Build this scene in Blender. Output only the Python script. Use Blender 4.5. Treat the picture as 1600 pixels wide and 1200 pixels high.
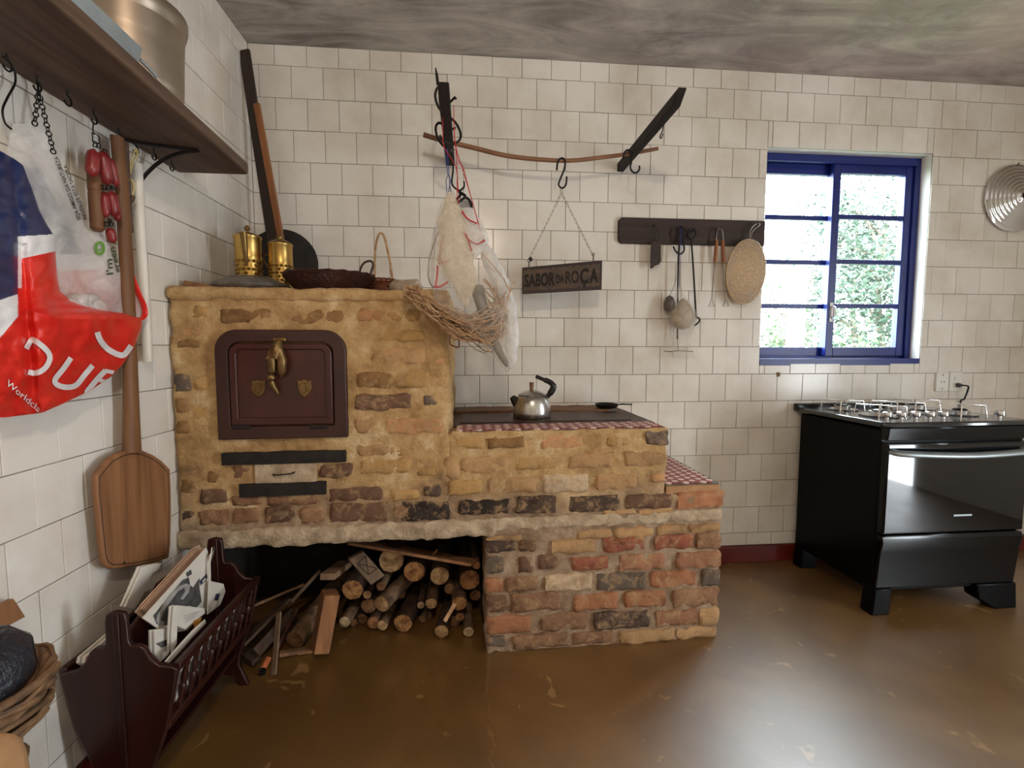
import bpy, bmesh, math, random
from mathutils import Vector, Matrix, noise
for _o in list(bpy.data.objects): bpy.data.objects.remove(_o)
scene = bpy.context.scene
COL = scene.collection
random.seed(7)
# ---------------------------------------------------------------- camera
CAM = Vector((1.0582, -2.5213, 1.2228))
RIGHT = Vector((0.995875, -0.090738, 0.000569))
DOWN = Vector((-0.006162, -0.073881, -0.997248))
FWD = Vector((0.090530, 0.993131, -0.074135))
FPX = 741.916                                  # focal length in pixels of a 1600 x 1200 frame
cd = bpy.data.cameras.new('camera'); cam = bpy.data.objects.new('camera', cd); COL.objects.link(cam)
cd.sensor_fit = 'HORIZONTAL'; cd.sensor_width = 36.0; cd.lens = FPX / 1600 * 36; cd.clip_start = 0.02; cd.clip_end = 200
mw = Matrix((RIGHT, -DOWN, -FWD)).transposed().to_4x4(); mw.translation = CAM; cam.matrix_world = mw
scene.camera = cam
# ---------------------------------------------------------------- world, sun, daylight openings, exposure
WORLD_STRENGTH = 85.0
LAMP_W = 125
w = bpy.data.worlds.new('overcast_sky'); scene.world = w; w.use_nodes = True
bg = w.node_tree.nodes['Background']; bg.inputs[0].default_value = (0.86, 0.94, 1.0, 1); bg.inputs[1].default_value = WORLD_STRENGTH
sd = bpy.data.lights.new('sun', 'SUN'); sd.energy = 6; sd.angle = math.radians(1.5); sd.color = (1, 0.95, 0.85)
sun = bpy.data.objects.new('sun', sd); COL.objects.link(sun); sun.rotation_euler = (math.radians(-48), math.radians(22), 0)
sun.rotation_euler = Vector((0.35, 0.62, -0.75)).to_track_quat('-Z', 'Y').to_euler()
def portal(name, c, sx, sy, d):
    l = bpy.data.lights.new(name, 'AREA'); l.shape = 'RECTANGLE'; l.size = sx; l.size_y = sy; l.cycles.is_portal = True
    o = bpy.data.objects.new(name, l); COL.objects.link(o); o.location = c; o.rotation_euler = Vector(d).to_track_quat('-Z', 'Y').to_euler()
portal('portal_window', (3.17, 0.17, 1.725), 0.98, 1.17, (0, -1, 0))
portal('portal_side_door', (5.05, -2.75, 1.05), 0.5, 2.1, (-1, 0, 0))
vs = scene.view_settings
scene.display_settings.display_device = 'sRGB'
vs.view_transform = 'Standard'; vs.look = 'None'; vs.exposure = -1.5; vs.gamma = 1.0; vs.use_curve_mapping = False
# ---------------------------------------------------------------- helpers
def ray(px, py): return RIGHT * ((px - 800) / FPX) + DOWN * ((py - 600) / FPX) + FWD
def at(px, py, ax, val):
    """the point that the photograph shows at (px, py) on the world plane ax = val"""
    d = ray(px, py); i = 'xyz'.index(ax); t = (val - CAM[i]) / d[i]
    return CAM + d * t
def scale_at(p):            # metres per photo pixel at a point
    return (Vector(p) - CAM).dot(FWD) / FPX
def S(r, g, b):
    f = lambda c: (c / 255 / 12.92) if c / 255 <= 0.04045 else ((c / 255 + 0.055) / 1.055) ** 2.4
    return (f(r), f(g), f(b), 1)
class MB:
    def __init__(s): s.v = []; s.f = []; s.m = []; s.cm = 0
    def add(s, vs, fs):
        b = len(s.v); s.v += [Vector(v) for v in vs]; s.f += [tuple(i + b for i in f) for f in fs]; s.m += [s.cm] * len(fs); return s
    def box(s, x0, x1, y0, y1, z0, z1):
        return s.add([(x, y, z) for z in (z0, z1) for y in (y0, y1) for x in (x0, x1)],
                     [(0, 2, 3, 1), (4, 5, 7, 6), (0, 1, 5, 4), (2, 6, 7, 3), (0, 4, 6, 2), (1, 3, 7, 5)])
    def obox(s, c, ax, ay, az):      # centre and three half-extent vectors
        c = Vector(c); ax = Vector(ax); ay = Vector(ay); az = Vector(az)
        return s.add([c + ax * i + ay * j + az * k for k in (-1, 1) for j in (-1, 1) for i in (-1, 1)],
                     [(0, 2, 3, 1), (4, 5, 7, 6), (0, 1, 5, 4), (2, 6, 7, 3), (0, 4, 6, 2), (1, 3, 7, 5)])
    def beam(s, a, b, w, h, up=(0, 0, 1)):   # bar from a to b, w across and h along up
        a = Vector(a); b = Vector(b); d = (b - a); l = d.length; d = d / l
        sd_ = d.cross(Vector(up)).normalized(); u = sd_.cross(d).normalized()
        return s.obox((a + b) / 2, d * l / 2, sd_ * w / 2, u * h / 2)
    def prism(s, pts, ext):          # closed 3-D polygon pushed along a vector
        n = len(pts); ext = Vector(ext); p = [Vector(q) for q in pts]
        return s.add(p + [q + ext for q in p], [tuple(range(n - 1, -1, -1)), tuple(range(n, 2 * n))] + [(i, (i + 1) % n, n + (i + 1) % n, n + i) for i in range(n)])
    def tube(s, pts, r, seg=8, closed=False, cap=True, flat=1.0):
        p = [Vector(q) for q in pts]; n = len(p)
        rr = [r] * n if not isinstance(r, (list, tuple)) else list(r)
        t = []
        for i in range(n):
            a = p[(i - 1) % n] if (closed or i > 0) else p[i]; b = p[(i + 1) % n] if (closed or i < n - 1) else p[i]
            d = (b - a); t.append(d.normalized() if d.length > 1e-9 else Vector((0, 0, 1)))
        up = Vector((0, 0, 1)) if abs(t[0].z) < 0.9 else Vector((1, 0, 0))
        x = t[0].cross(up).normalized(); vs_ = []
        for i in range(n):
            x = (x - t[i] * x.dot(t[i]))
            x = x.normalized() if x.length > 1e-6 else t[i].orthogonal().normalized()
            y = t[i].cross(x)
            for k in range(seg):
                a = 2 * math.pi * k / seg; vs_.append(p[i] + (x * math.cos(a) + y * math.sin(a) * flat) * rr[i])
        fs = []
        for i in range(n if closed else n - 1):
            j = (i + 1) % n
            for k in range(seg): fs.append((i * seg + k, i * seg + (k + 1) % seg, j * seg + (k + 1) % seg, j * seg + k))
        if cap and not closed: fs += [tuple(range(seg - 1, -1, -1)), tuple((n - 1) * seg + k for k in range(seg))]
        return s.add(vs_, fs)
    def lathe(s, prof, c=(0, 0, 0), seg=32, axis=(0, 0, 1), sx=1, sy=1):
        q = Vector(axis).to_track_quat('Z', 'Y'); c = Vector(c); vs_ = []; n = len(prof)
        for r, z in prof:
            for k in range(seg):
                a = 2 * math.pi * k / seg; vs_.append(c + q @ Vector((r * math.cos(a) * sx, r * math.sin(a) * sy, z)))
        fs = [(i * seg + k, i * seg + (k + 1) % seg, (i + 1) * seg + (k + 1) % seg, (i + 1) * seg + k) for i in range(n - 1) for k in range(seg)]
        if prof[0][0] > 1e-4: fs.append(tuple(range(seg - 1, -1, -1)))
        if prof[-1][0] > 1e-4: fs.append(tuple((n - 1) * seg + k for k in range(seg)))
        return s.add(vs_, fs)
    def grid(s, fn, nu, nv):
        vs_ = [fn(i / nu, j / nv) for j in range(nv + 1) for i in range(nu + 1)]
        return s.add(vs_, [(j * (nu + 1) + i, j * (nu + 1) + i + 1, (j + 1) * (nu + 1) + i + 1, (j + 1) * (nu + 1) + i) for j in range(nv) for i in range(nu)])
    def rbox(s, x0, x1, y0, y1, z0, z1, res, r, amp=0.0, freq=20, seed=0, skip=''):
        """box of subdivided faces with rounded edges and a lumpy surface"""
        lo = Vector((x0, y0, z0)); hi = Vector((x1, y1, z1)); n = [max(1, int(round((hi[i] - lo[i]) / res))) for i in range(3)]
        idx = {}; vs_ = []; fs = []
        def vid(i, j, k):
            key = (i, j, k)
            if key not in idx:
                p = Vector((lo.x + (hi.x - lo.x) * i / n[0], lo.y + (hi.y - lo.y) * j / n[1], lo.z + (hi.z - lo.z) * k / n[2]))
                c = Vector([min(max(p[a], lo[a] + min(r, (hi[a] - lo[a]) / 2)), hi[a] - min(r, (hi[a] - lo[a]) / 2)) for a in range(3)])
                d = p - c
                if d.length > 1e-6: p = c + d.normalized() * min(r, d.length)
                if amp: p = p + Vector(noise.noise_vector(p * freq + Vector((seed * 3.1, seed * 1.7, 0)))) * amp + Vector(noise.noise_vector(p * freq * 3.1 + Vector((seed, 0, 9)))) * amp * 0.4
                idx[key] = len(vs_); vs_.append(p)
            return idx[key]
        def face(ax, side):
            a, b = [q for q in range(3) if q != ax]
            for i in range(n[a]):
                for j in range(n[b]):
                    q = []
                    for di, dj in ((0, 0), (1, 0), (1, 1), (0, 1)):
                        t = [0, 0, 0]; t[ax] = n[ax] if side else 0; t[a] = i + di; t[b] = j + dj; q.append(vid(*t))
                    fs.append(tuple(q))
        for ax in range(3):
            for side in (0, 1):
                if 'xyz'[ax] + '-+'[side] not in skip: face(ax, side)
        return s.add(vs_, fs)
    def mesh(s, name, mats, smooth=None, origin=None, xf=None, recalc=True):
        me = bpy.data.meshes.new(name)
        vs_ = [xf(v) for v in s.v] if xf else s.v
        if origin is not None: vs_ = [origin @ v for v in vs_]
        me.from_pydata([tuple(v) for v in vs_], [], s.f)
        for m in (mats if isinstance(mats, (list, tuple)) else [mats]): me.materials.append(m)
        if any(s.m): me.polygons.foreach_set('material_index', s.m)
        if recalc:
            b = bmesh.new(); b.from_mesh(me); bmesh.ops.recalc_face_normals(b, faces=b.faces); b.to_mesh(me); b.free()
        if smooth:
            me.shade_smooth(); me.set_sharp_from_angle(angle=math.radians(smooth))
        me.update(); return me
WM = {}
def link(o, parent=None):
    COL.objects.link(o)
    if parent is not None: o.parent = parent
    return o
def thing(name, label, cat, loc=(0, 0, 0), group=None, kind=None):
    o = bpy.data.objects.new(name, None); o.empty_display_size = 0.05; link(o); o.location = loc
    WM[o.name] = Vector(loc); return tag(o, label, cat, group, kind)
def tag(o, label, cat, group=None, kind=None):
    if label: o['label'] = label
    if cat: o['category'] = cat
    if group: o['group'] = group
    if kind: o['kind'] = kind
    return o
def part(name, mb, mat, parent=None, smooth=None, xf=None, bevel=0, recalc=True, origin=None, color=None, kind=None, label=None):
    """links the collected shapes as ONE mesh; world coordinates in, the object's origin is its parent's"""
    base = WM.get(parent.name, Vector()) if parent is not None else (Vector(origin) if origin is not None else Vector())
    me = mb.mesh(name, mat, smooth, Matrix.Translation(-base), xf, recalc)
    o = bpy.data.objects.new(name, me); link(o, parent)
    if parent is None: o.location = base
    WM[o.name] = base
    if bevel:
        b = o.modifiers.new('bevel', 'BEVEL'); b.width = bevel; b.segments = 2; b.limit_method = 'ANGLE'; b.angle_limit = math.radians(40)
        if not smooth: me.shade_smooth(); me.set_sharp_from_angle(angle=math.radians(50))
    if color: o.color = color
    if kind: o['kind'] = kind
    if label: o['label'] = label
    return o
def spline(pts, n=8):            # Catmull-Rom through the points
    p = [Vector(q) for q in pts]; out = []
    for i in range(len(p) - 1):
        a = p[max(i - 1, 0)]; b = p[i]; c = p[i + 1]; d = p[min(i + 2, len(p) - 1)]
        for k in range(n):
            t = k / n
            out.append(0.5 * ((2 * b) + (c - a) * t + (2 * a - 5 * b + 4 * c - d) * t * t + (3 * b - a - 3 * c + d) * t ** 3))
    out.append(p[-1]); return out
def lerp(tab, x):
    if x <= tab[0][0]: return tab[0][1]
    for (a, u), (b, v) in zip(tab, tab[1:]):
        if x <= b: return u + (v - u) * (x - a) / (b - a)
    return tab[-1][1]
def text_mesh(s, size=1.0, extrude=0.0, bold=0.0, align='LEFT'):
    """flat lettering as vertices and faces in the xy plane"""
    cu = bpy.data.curves.new('t', 'FONT'); cu.body = s; cu.size = size; cu.extrude = extrude; cu.offset = bold; cu.align_x = align; cu.resolution_u = 3
    o = bpy.data.objects.new('t', cu); COL.objects.link(o); bpy.context.view_layer.update()
    me = bpy.data.meshes.new_from_object(o.evaluated_get(bpy.context.evaluated_depsgraph_get()))
    vs_ = [v.co.copy() for v in me.vertices]; fs = [tuple(p.vertices) for p in me.polygons]
    bpy.data.objects.remove(o); bpy.data.curves.remove(cu); bpy.data.meshes.remove(me); return vs_, fs
# ---------------------------------------------------------------- materials
def nodes(name):
    m = bpy.data.materials.new(name); m.use_nodes = True; nt = m.node_tree
    return m, nt, nt.nodes['Principled BSDF']
def N(nt, t, **kw):
    n = nt.nodes.new(t)
    for k, v in kw.items(): setattr(n, k, v)
    return n
def ramp(nt, fac, stops):
    r = N(nt, 'ShaderNodeValToRGB'); e = r.color_ramp.elements
    while len(e) < len(stops): e.new(0.5)
    for q, (p, c) in zip(e, stops): q.position = p; q.color = c
    nt.links.new(fac, r.inputs[0]); return r.outputs[0]
def mixc(nt, fac, a, b, mode='MIX'):
    m = N(nt, 'ShaderNodeMix', data_type='RGBA', blend_type=mode)
    for s_, v in ((0, fac), (6, a), (7, b)):
        if hasattr(v, 'links'): nt.links.new(v, m.inputs[s_])
        else: m.inputs[s_].default_value = v
    return m.outputs[2]
def math_(nt, op, a, b=None):
    m = N(nt, 'ShaderNodeMath', operation=op)
    for i, v in enumerate((a, b)):
        if v is None: continue
        if hasattr(v, 'links'): nt.links.new(v, m.inputs[i])
        else: m.inputs[i].default_value = v
    return m.outputs[0]
def coords(nt, scale=(1, 1, 1), world=False):
    mp = N(nt, 'ShaderNodeMapping'); mp.inputs['Scale'].default_value = scale
    if world: nt.links.new(N(nt, 'ShaderNodeNewGeometry').outputs['Position'], mp.inputs[0])
    else: nt.links.new(N(nt, 'ShaderNodeTexCoord').outputs['Object'], mp.inputs[0])
    return mp.outputs[0]
def noise_(nt, vec, scale, detail=4, rough=0.55, wrand=False, dist=0.0):
    n = N(nt, 'ShaderNodeTexNoise', noise_dimensions='4D' if wrand else '3D')
    n.inputs['Scale'].default_value = scale; n.inputs['Detail'].default_value = detail; n.inputs['Roughness'].default_value = rough; n.inputs['Distortion'].default_value = dist
    nt.links.new(vec, n.inputs['Vector'])
    if wrand: nt.links.new(math_(nt, 'MULTIPLY', N(nt, 'ShaderNodeObjectInfo').outputs['Random'], 37.0), n.inputs['W'])
    return n.outputs['Fac']
def bump_(nt, b, h, strength, dist):
    n = N(nt, 'ShaderNodeBump'); n.inputs['Strength'].default_value = strength; n.inputs['Distance'].default_value = dist
    nt.links.new(h, n.inputs['Height']); nt.links.new(n.outputs[0], b.inputs['Normal'])
def MAT(name, c1, c2=None, rough=0.5, metal=0.0, scale=12, stretch=(1, 1, 1), bump=0.0, bscale=90, bdist=0.002, lo=0.35, hi=0.65, ocol=False, spec=0.5, detail=4, rvar=0.0, world=False):
    m, nt, b = nodes(name)
    vec = coords(nt, stretch, world); nf = noise_(nt, vec, scale, detail, wrand=not world)
    col = ramp(nt, nf, [(lo, c1), (hi, c2 or c1)])
    if ocol: col = mixc(nt, 1.0, col, N(nt, 'ShaderNodeObjectInfo').outputs['Color'], 'MULTIPLY')
    nt.links.new(col, b.inputs['Base Color'])
    b.inputs['Roughness'].default_value = rough; b.inputs['Metallic'].default_value = metal; b.inputs['Specular IOR Level'].default_value = spec
    if rvar:
        r = N(nt, 'ShaderNodeMapRange'); r.inputs['To Min'].default_value = rough - rvar; r.inputs['To Max'].default_value = rough + rvar
        nt.links.new(nf, r.inputs[0]); nt.links.new(r.outputs[0], b.inputs['Roughness'])
    if bump: bump_(nt, b, noise_(nt, vec, bscale, 5, 0.6, wrand=not world), bump, bdist)
    return m
K = {}
K['grout'] = MAT('grout', S(112, 106, 99), S(92, 87, 82), rough=0.9, scale=8)
def _tile():
    m, nt, b = nodes('glazed_tile')
    r = N(nt, 'ShaderNodeObjectInfo').outputs['Random']
    c = ramp(nt, r, [(0.0, S(226, 221, 213)), (1.0, S(236, 232, 225))])
    v = coords(nt, world=True); d = ramp(nt, noise_(nt, v, 2.2, 5, 0.6), [(0.42, S(255, 255, 255)), (0.75, S(222, 214, 204))])
    nt.links.new(mixc(nt, 1.0, c, d, 'MULTIPLY'), b.inputs['Base Color']); b.inputs['Roughness'].default_value = 0.22
    bump_(nt, b, noise_(nt, v, 6, 2), 0.06, 0.006); return m
K['tile'] = _tile()
K['plaster_white'] = MAT('white_plaster', S(236, 232, 228), S(224, 220, 214), rough=0.7, bump=0.2, bscale=60)
K['wall_plain'] = MAT('plain_wall', S(222, 216, 206), S(212, 206, 196), rough=0.6)
def _ceiling():
    m, nt, b = nodes('sooty_ceiling')
    v = coords(nt, (1, 1, 1), True); v2 = coords(nt, (0.7, 2.6, 1), True)
    a = noise_(nt, v, 0.9, 6, 0.6, dist=0.4); s_ = noise_(nt, v2, 2.3, 8, 0.68, dist=1.2)
    f = math_(nt, 'ADD', math_(nt, 'MULTIPLY', a, 0.5), math_(nt, 'MULTIPLY', s_, 0.5))
    c = ramp(nt, f, [(0.32, S(84, 80, 76)), (0.45, S(138, 132, 126)), (0.56, S(184, 178, 171)), (0.68, S(220, 214, 206))])
    # colour turns lighter and faintly rosy in patches towards the far right
    sx = N(nt, 'ShaderNodeSeparateXYZ'); nt.links.new(v, sx.inputs[0])
    g = N(nt, 'ShaderNodeMapRange'); g.inputs['From Min'].default_value = 1.3; g.inputs['From Max'].default_value = 3.4; nt.links.new(sx.outputs[0], g.inputs[0])
    gg = math_(nt, 'MULTIPLY', g.outputs[0], ramp(nt, noise_(nt, v, 1.6, 4), [(0.3, (0, 0, 0, 1)), (0.62, (1, 1, 1, 1))]))
    c = mixc(nt, math_(nt, 'MULTIPLY', gg, 0.55), c, S(214, 188, 180))
    nt.links.new(c, b.inputs['Base Color']); b.inputs['Roughness'].default_value = 0.9
    bump_(nt, b, noise_(nt, v, 45, 6, 0.7), 0.5, 0.01); return m
K['ceiling'] = _ceiling()
def _floor():
    m, nt, b = nodes('waxed_cement_floor')
    v = coords(nt, world=True)
    a = noise_(nt, v, 1.7, 8, 0.62, dist=0.6)
    c = ramp(nt, a, [(0.30, S(88, 57, 15)), (0.5, S(107, 73, 24)), (0.68, S(130, 94, 42))])
    blot = ramp(nt, noise_(nt, v, 8.5, 4, 0.5, dist=1.0), [(0.66, (0, 0, 0, 1)), (0.695, (1, 1, 1, 1))])
    c = mixc(nt, math_(nt, 'MULTIPLY', blot, 0.55), c, S(176, 138, 84))
    scuff = ramp(nt, noise_(nt, coords(nt, (1, 1, 1), True), 26, 6, 0.7), [(0.64, (0, 0, 0, 1)), (0.74, (1, 1, 1, 1))])
    c = mixc(nt, math_(nt, 'MULTIPLY', scuff, 0.25), c, S(190, 160, 112))
    sx = N(nt, 'ShaderNodeSeparateXYZ'); nt.links.new(v, sx.inputs[0])
    wob = math_(nt, 'MULTIPLY', math_(nt, 'SUBTRACT', noise_(nt, v, 9, 6, 0.7), 0.5), 0.11)
    crk = math_(nt, 'LESS_THAN', math_(nt, 'ABSOLUTE', math_(nt, 'SUBTRACT', math_(nt, 'ADD', sx.outputs[0], wob), 1.12)), 0.0014)
    crk = math_(nt, 'MULTIPLY', crk, math_(nt, 'LESS_THAN', sx.outputs[1], -0.68))
    c = mixc(nt, math_(nt, 'MULTIPLY', crk, 0.6), c, S(170, 130, 80))
    nt.links.new(c, b.inputs['Base Color'])
    rr = ramp(nt, noise_(nt, v, 5, 6, 0.65), [(0.3, (0.34,) * 3 + (1,)), (0.7, (0.5,) * 3 + (1,))])
    nt.links.new(rr, b.inputs['Roughness']); b.inputs['Specular IOR Level'].default_value = 0.5; b.inputs['Coat Weight'].default_value = 1.0; b.inputs['Coat Roughness'].default_value = 0.44; b.inputs['Coat IOR'].default_value = 1.95
    bump_(nt, b, noise_(nt, v, 14, 6, 0.6), 0.12, 0.004); return m
K['floor'] = _floor()
def _masonry():
    """clay plaster and mortar: ochre on the oven, grey-brown cement towards the base courses"""
    m, nt, b = nodes('clay_mortar')
    v = coords(nt, world=True); n1 = noise_(nt, v, 5, 7, 0.62); n2 = noise_(nt, v, 22, 6, 0.65)
    f = math_(nt, 'ADD', math_(nt, 'MULTIPLY', n1, 0.55), math_(nt, 'MULTIPLY', n2, 0.45))
    och = ramp(nt, f, [(0.34, S(140, 108, 70)), (0.45, S(180, 144, 98)), (0.55, S(200, 166, 118)), (0.66, S(222, 198, 158))])
    gry = ramp(nt, f, [(0.34, S(118, 96, 76)), (0.5, S(160, 134, 108)), (0.66, S(192, 170, 146))])
    sx = N(nt, 'ShaderNodeSeparateXYZ'); nt.links.new(v, sx.inputs[0])
    h = math_(nt, 'ADD', sx.outputs[2], math_(nt, 'MULTIPLY', math_(nt, 'SUBTRACT', n1, 0.5), 0.5))
    g = N(nt, 'ShaderNodeMapRange'); g.inputs['From Min'].default_value = 0.58; g.inputs['From Max'].default_value = 0.74; nt.links.new(h, g.inputs[0])
    nt.links.new(mixc(nt, g.outputs[0], gry, och), b.inputs['Base Color']); b.inputs['Roughness'].default_value = 0.92; b.inputs['Specular IOR Level'].default_value = 0.2
    bump_(nt, b, math_(nt, 'ADD', n2, math_(nt, 'MULTIPLY', noise_(nt, v, 110, 5, 0.7), 0.5)), 0.9, 0.012); return m
K['masonry'] = _masonry()
def _brick():
    m, nt, b = nodes('fired_brick')
    v = coords(nt); n1 = noise_(nt, v, 14, 6, 0.65, True); n2 = noise_(nt, v, 60, 5, 0.7, True)
    c = ramp(nt, n1, [(0.3, (0.55, 0.52, 0.5, 1)), (0.5, (1, 1, 1, 1)), (0.72, (1.14, 1.13, 1.1, 1))])
    c = mixc(nt, 1.0, c, N(nt, 'ShaderNodeObjectInfo').outputs['Color'], 'MULTIPLY')
    n3 = noise_(nt, v, 24, 7, 0.7, True, dist=0.6); c = mixc(nt, math_(nt, 'MULTIPLY', ramp(nt, n3, [(0.50, (0, 0, 0, 1)), (0.64, (1, 1, 1, 1))]), 0.72), c, S(178, 146, 108))
    nt.links.new(c, b.inputs['Base Color']); b.inputs['Roughness'].default_value = 0.9; b.inputs['Specular IOR Level'].default_value = 0.25
    bump_(nt, b, math_(nt, 'ADD', n1, n2), 0.8, 0.008); return m
K['brick'] = _brick()
K['concrete'] = MAT('rough_concrete', S(158, 136, 110), S(198, 178, 150), rough=0.95, scale=18, bump=0.9, bscale=60, bdist=0.008, world=True)
K['dark_shade'] = MAT('dark_shade_fill', S(30, 25, 22), S(46, 38, 32), rough=0.95, scale=9, bump=0.5, bscale=40)  # dark tone that paints the niche's shade; lettering and scored lines reuse it
def WOOD(name, c1, c2, rough=0.55, along='z', scale=6, bump=0.15, spec=0.4):
    st = {'x': (0.08, 1, 1), 'y': (1, 0.08, 1), 'z': (1, 1, 0.08)}[along]
    return MAT(name, c1, c2, rough=rough, scale=scale * 6, stretch=st, bump=bump, bscale=60, spec=spec, lo=0.3, hi=0.7)
K['peel_wood'] = WOOD('peel_wood', S(112, 74, 46), S(156, 110, 74), along='z')
K['peel_shaft'] = WOOD('peel_shaft_wood', S(96, 62, 38), S(132, 92, 58), along='z')
K['shelf_wood'] = WOOD('shelf_wood', S(62, 44, 34), S(104, 80, 64), along='y', rough=0.6)
K['mahogany'] = WOOD('mahogany_varnish', S(36, 14, 11), S(54, 22, 17), along='z', rough=0.32, bump=0.05)
K['dark_wood'] = WOOD('dark_stained_wood', S(40, 28, 24), S(62, 46, 40), along='x', rough=0.65)
K['beam_wood'] = WOOD('charred_beam_wood', S(26, 19, 17), S(44, 34, 30), along='y', rough=0.7)
K['stick_wood'] = WOOD('peeled_stick_wood', S(110, 74, 52), S(150, 108, 80), along='x', rough=0.6)
K['orange_wood'] = WOOD('reddish_wood', S(122, 74, 42), S(158, 104, 62), along='z', rough=0.5)
K['black_wood'] = WOOD('blackened_handle_wood', S(34, 25, 22), S(60, 44, 36), along='z', rough=0.6)
K['firewood'] = MAT('sawn_firewood', S(205, 200, 195), S(255, 250, 245), rough=0.8, scale=30, stretch=(1, 1, 0.15), bump=0.5, bscale=70, ocol=True)
K['bark'] = MAT('bark', S(150, 140, 130), S(255, 245, 235), rough=0.9, scale=26, bump=1.0, bscale=60, bdist=0.006, ocol=True)
def _endgrain():
    m, nt, b = nodes('log_end_grain')
    v = coords(nt); wv = N(nt, 'ShaderNodeTexWave', wave_type='RINGS', rings_direction='Z'); wv.inputs['Scale'].default_value = 55; wv.inputs['Distortion'].default_value = 3; wv.inputs['Detail'].default_value = 3; wv.inputs['Detail Scale'].default_value = 2
    nt.links.new(v, wv.inputs[0])
    c = ramp(nt, wv.outputs['Fac'], [(0.2, S(200, 190, 178)), (0.8, S(255, 252, 245))])
    n1 = noise_(nt, v, 34, 5, 0.65, True)
    c = mixc(nt, 1.0, c, ramp(nt, n1, [(0.34, S(140, 112, 88)), (0.6, S(255, 255, 255))]), 'MULTIPLY')
    c = mixc(nt, 1.0, c, N(nt, 'ShaderNodeObjectInfo').outputs['Color'], 'MULTIPLY')
    nt.links.new(c, b.inputs['Base Color']); b.inputs['Roughness'].default_value = 0.85; bump_(nt, b, n1, 0.4, 0.003); return m
K['endgrain'] = _endgrain()
K['iron'] = MAT('black_iron', S(28, 26, 26), S(44, 40, 39), rough=0.5, metal=0.6, scale=30, bump=0.1)
K['iron_dull'] = MAT('dull_black_iron', S(26, 23, 22), S(46, 40, 36), rough=0.75, metal=0.2, scale=20, bump=0.2)
K['hot_plate'] = MAT('iron_hot_plate', S(52, 38, 31), S(84, 62, 50), rough=0.5, metal=0.25, scale=8, bump=0.1)
K['oven_paint'] = MAT('oxblood_paint', S(58, 22, 15), S(72, 30, 21), rough=0.38, scale=7, bump=0.12, bscale=40)
K['oven_frame'] = MAT('oxblood_frame_paint', S(52, 27, 20), S(66, 36, 28), rough=0.5, scale=9, bump=0.3, bscale=50)
K['bronze'] = MAT('old_bronze', S(96, 74, 44), S(140, 112, 70), rough=0.42, metal=0.8, scale=30, bump=0.4)
K['brass'] = MAT('polished_brass', S(176, 140, 74), S(206, 170, 100), rough=0.34, metal=1.0, scale=9, rvar=0.08)
K['brass_worn'] = MAT('worn_brass', S(120, 96, 56), S(150, 122, 74), rough=0.4, metal=0.9, scale=9)
K['aluminium'] = MAT('worn_aluminium', S(176, 172, 166), S(208, 204, 198), rough=0.28, metal=1.0, scale=14, bump=0.1, rvar=0.08)
K['pot_metal'] = MAT('dull_pot_aluminium', S(140, 126, 112), S(166, 150, 134), rough=0.4, metal=0.85, scale=5, rvar=0.06, bump=0.06, bscale=8)
K['zinc'] = MAT('zinc_sheet', S(150, 160, 166), S(176, 186, 190), rough=0.4, metal=0.7, scale=9)
K['chrome'] = MAT('chrome', S(222, 222, 224), S(232, 232, 234), rough=0.08, metal=1.0)
K['steel_wire'] = MAT('steel_wire', S(120, 112, 104), S(160, 152, 144), rough=0.35, metal=0.9)
K['enamel_black'] = MAT('black_enamel', S(7, 7, 8), S(9, 9, 10), rough=0.12, spec=0.28)
K['side_black'] = MAT('black_side_panel', S(6, 6, 7), S(8, 8, 9), rough=0.3, scale=5, spec=0.1)
K['glass_black'] = MAT('black_oven_glass', S(10, 11, 14), S(12, 13, 17), rough=0.04, spec=0.6)
K['cooktop'] = MAT('cooktop_enamel', S(24, 26, 30), S(28, 30, 34), rough=0.10, spec=0.8)
K['blue_paint'] = MAT('blue_window_paint', S(13, 29, 100), S(17, 36, 114), rough=0.35, scale=8)
K['red_skirting'] = MAT('dark_red_skirting', S(92, 26, 18), S(108, 34, 24), rough=0.35, scale=6)
K['white_plastic'] = MAT('white_plastic', S(232, 230, 224), S(224, 221, 214), rough=0.35)
K['pvc'] = MAT('white_pvc', S(228, 224, 214), S(216, 210, 198), rough=0.35)
K['grey_plastic'] = MAT('grey_plastic', S(70, 70, 72), rough=0.5)
K['bakelite'] = MAT('black_bakelite', S(18, 17, 17), S(24, 23, 23), rough=0.25)
K['hex_red'] = MAT('red_mosaic', S(118, 44, 40), S(142, 60, 52), rough=0.4, scale=20)
K['hex_white'] = MAT('white_mosaic', S(216, 180, 170), S(230, 200, 190), rough=0.4, scale=20)
def _glass():
    m = bpy.data.materials.new('window_glass'); m.use_nodes = True; nt = m.node_tree; nt.nodes.clear()
    o = N(nt, 'ShaderNodeOutputMaterial'); t = N(nt, 'ShaderNodeBsdfTransparent'); g = N(nt, 'ShaderNodeBsdfGlossy'); mx = N(nt, 'ShaderNodeMixShader'); fr = N(nt, 'ShaderNodeFresnel')
    t.inputs[0].default_value = (0.93, 0.96, 0.96, 1); g.inputs['Roughness'].default_value = 0.02; fr.inputs[0].default_value = 1.4
    mx.inputs[0].default_value = 0.05; nt.nodes.remove(fr); nt.links.new(t.outputs[0], mx.inputs[1]); nt.links.new(g.outputs[0], mx.inputs[2]); nt.links.new(mx.outputs[0], o.inputs[0]); return m
K['glass'] = _glass()
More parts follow.
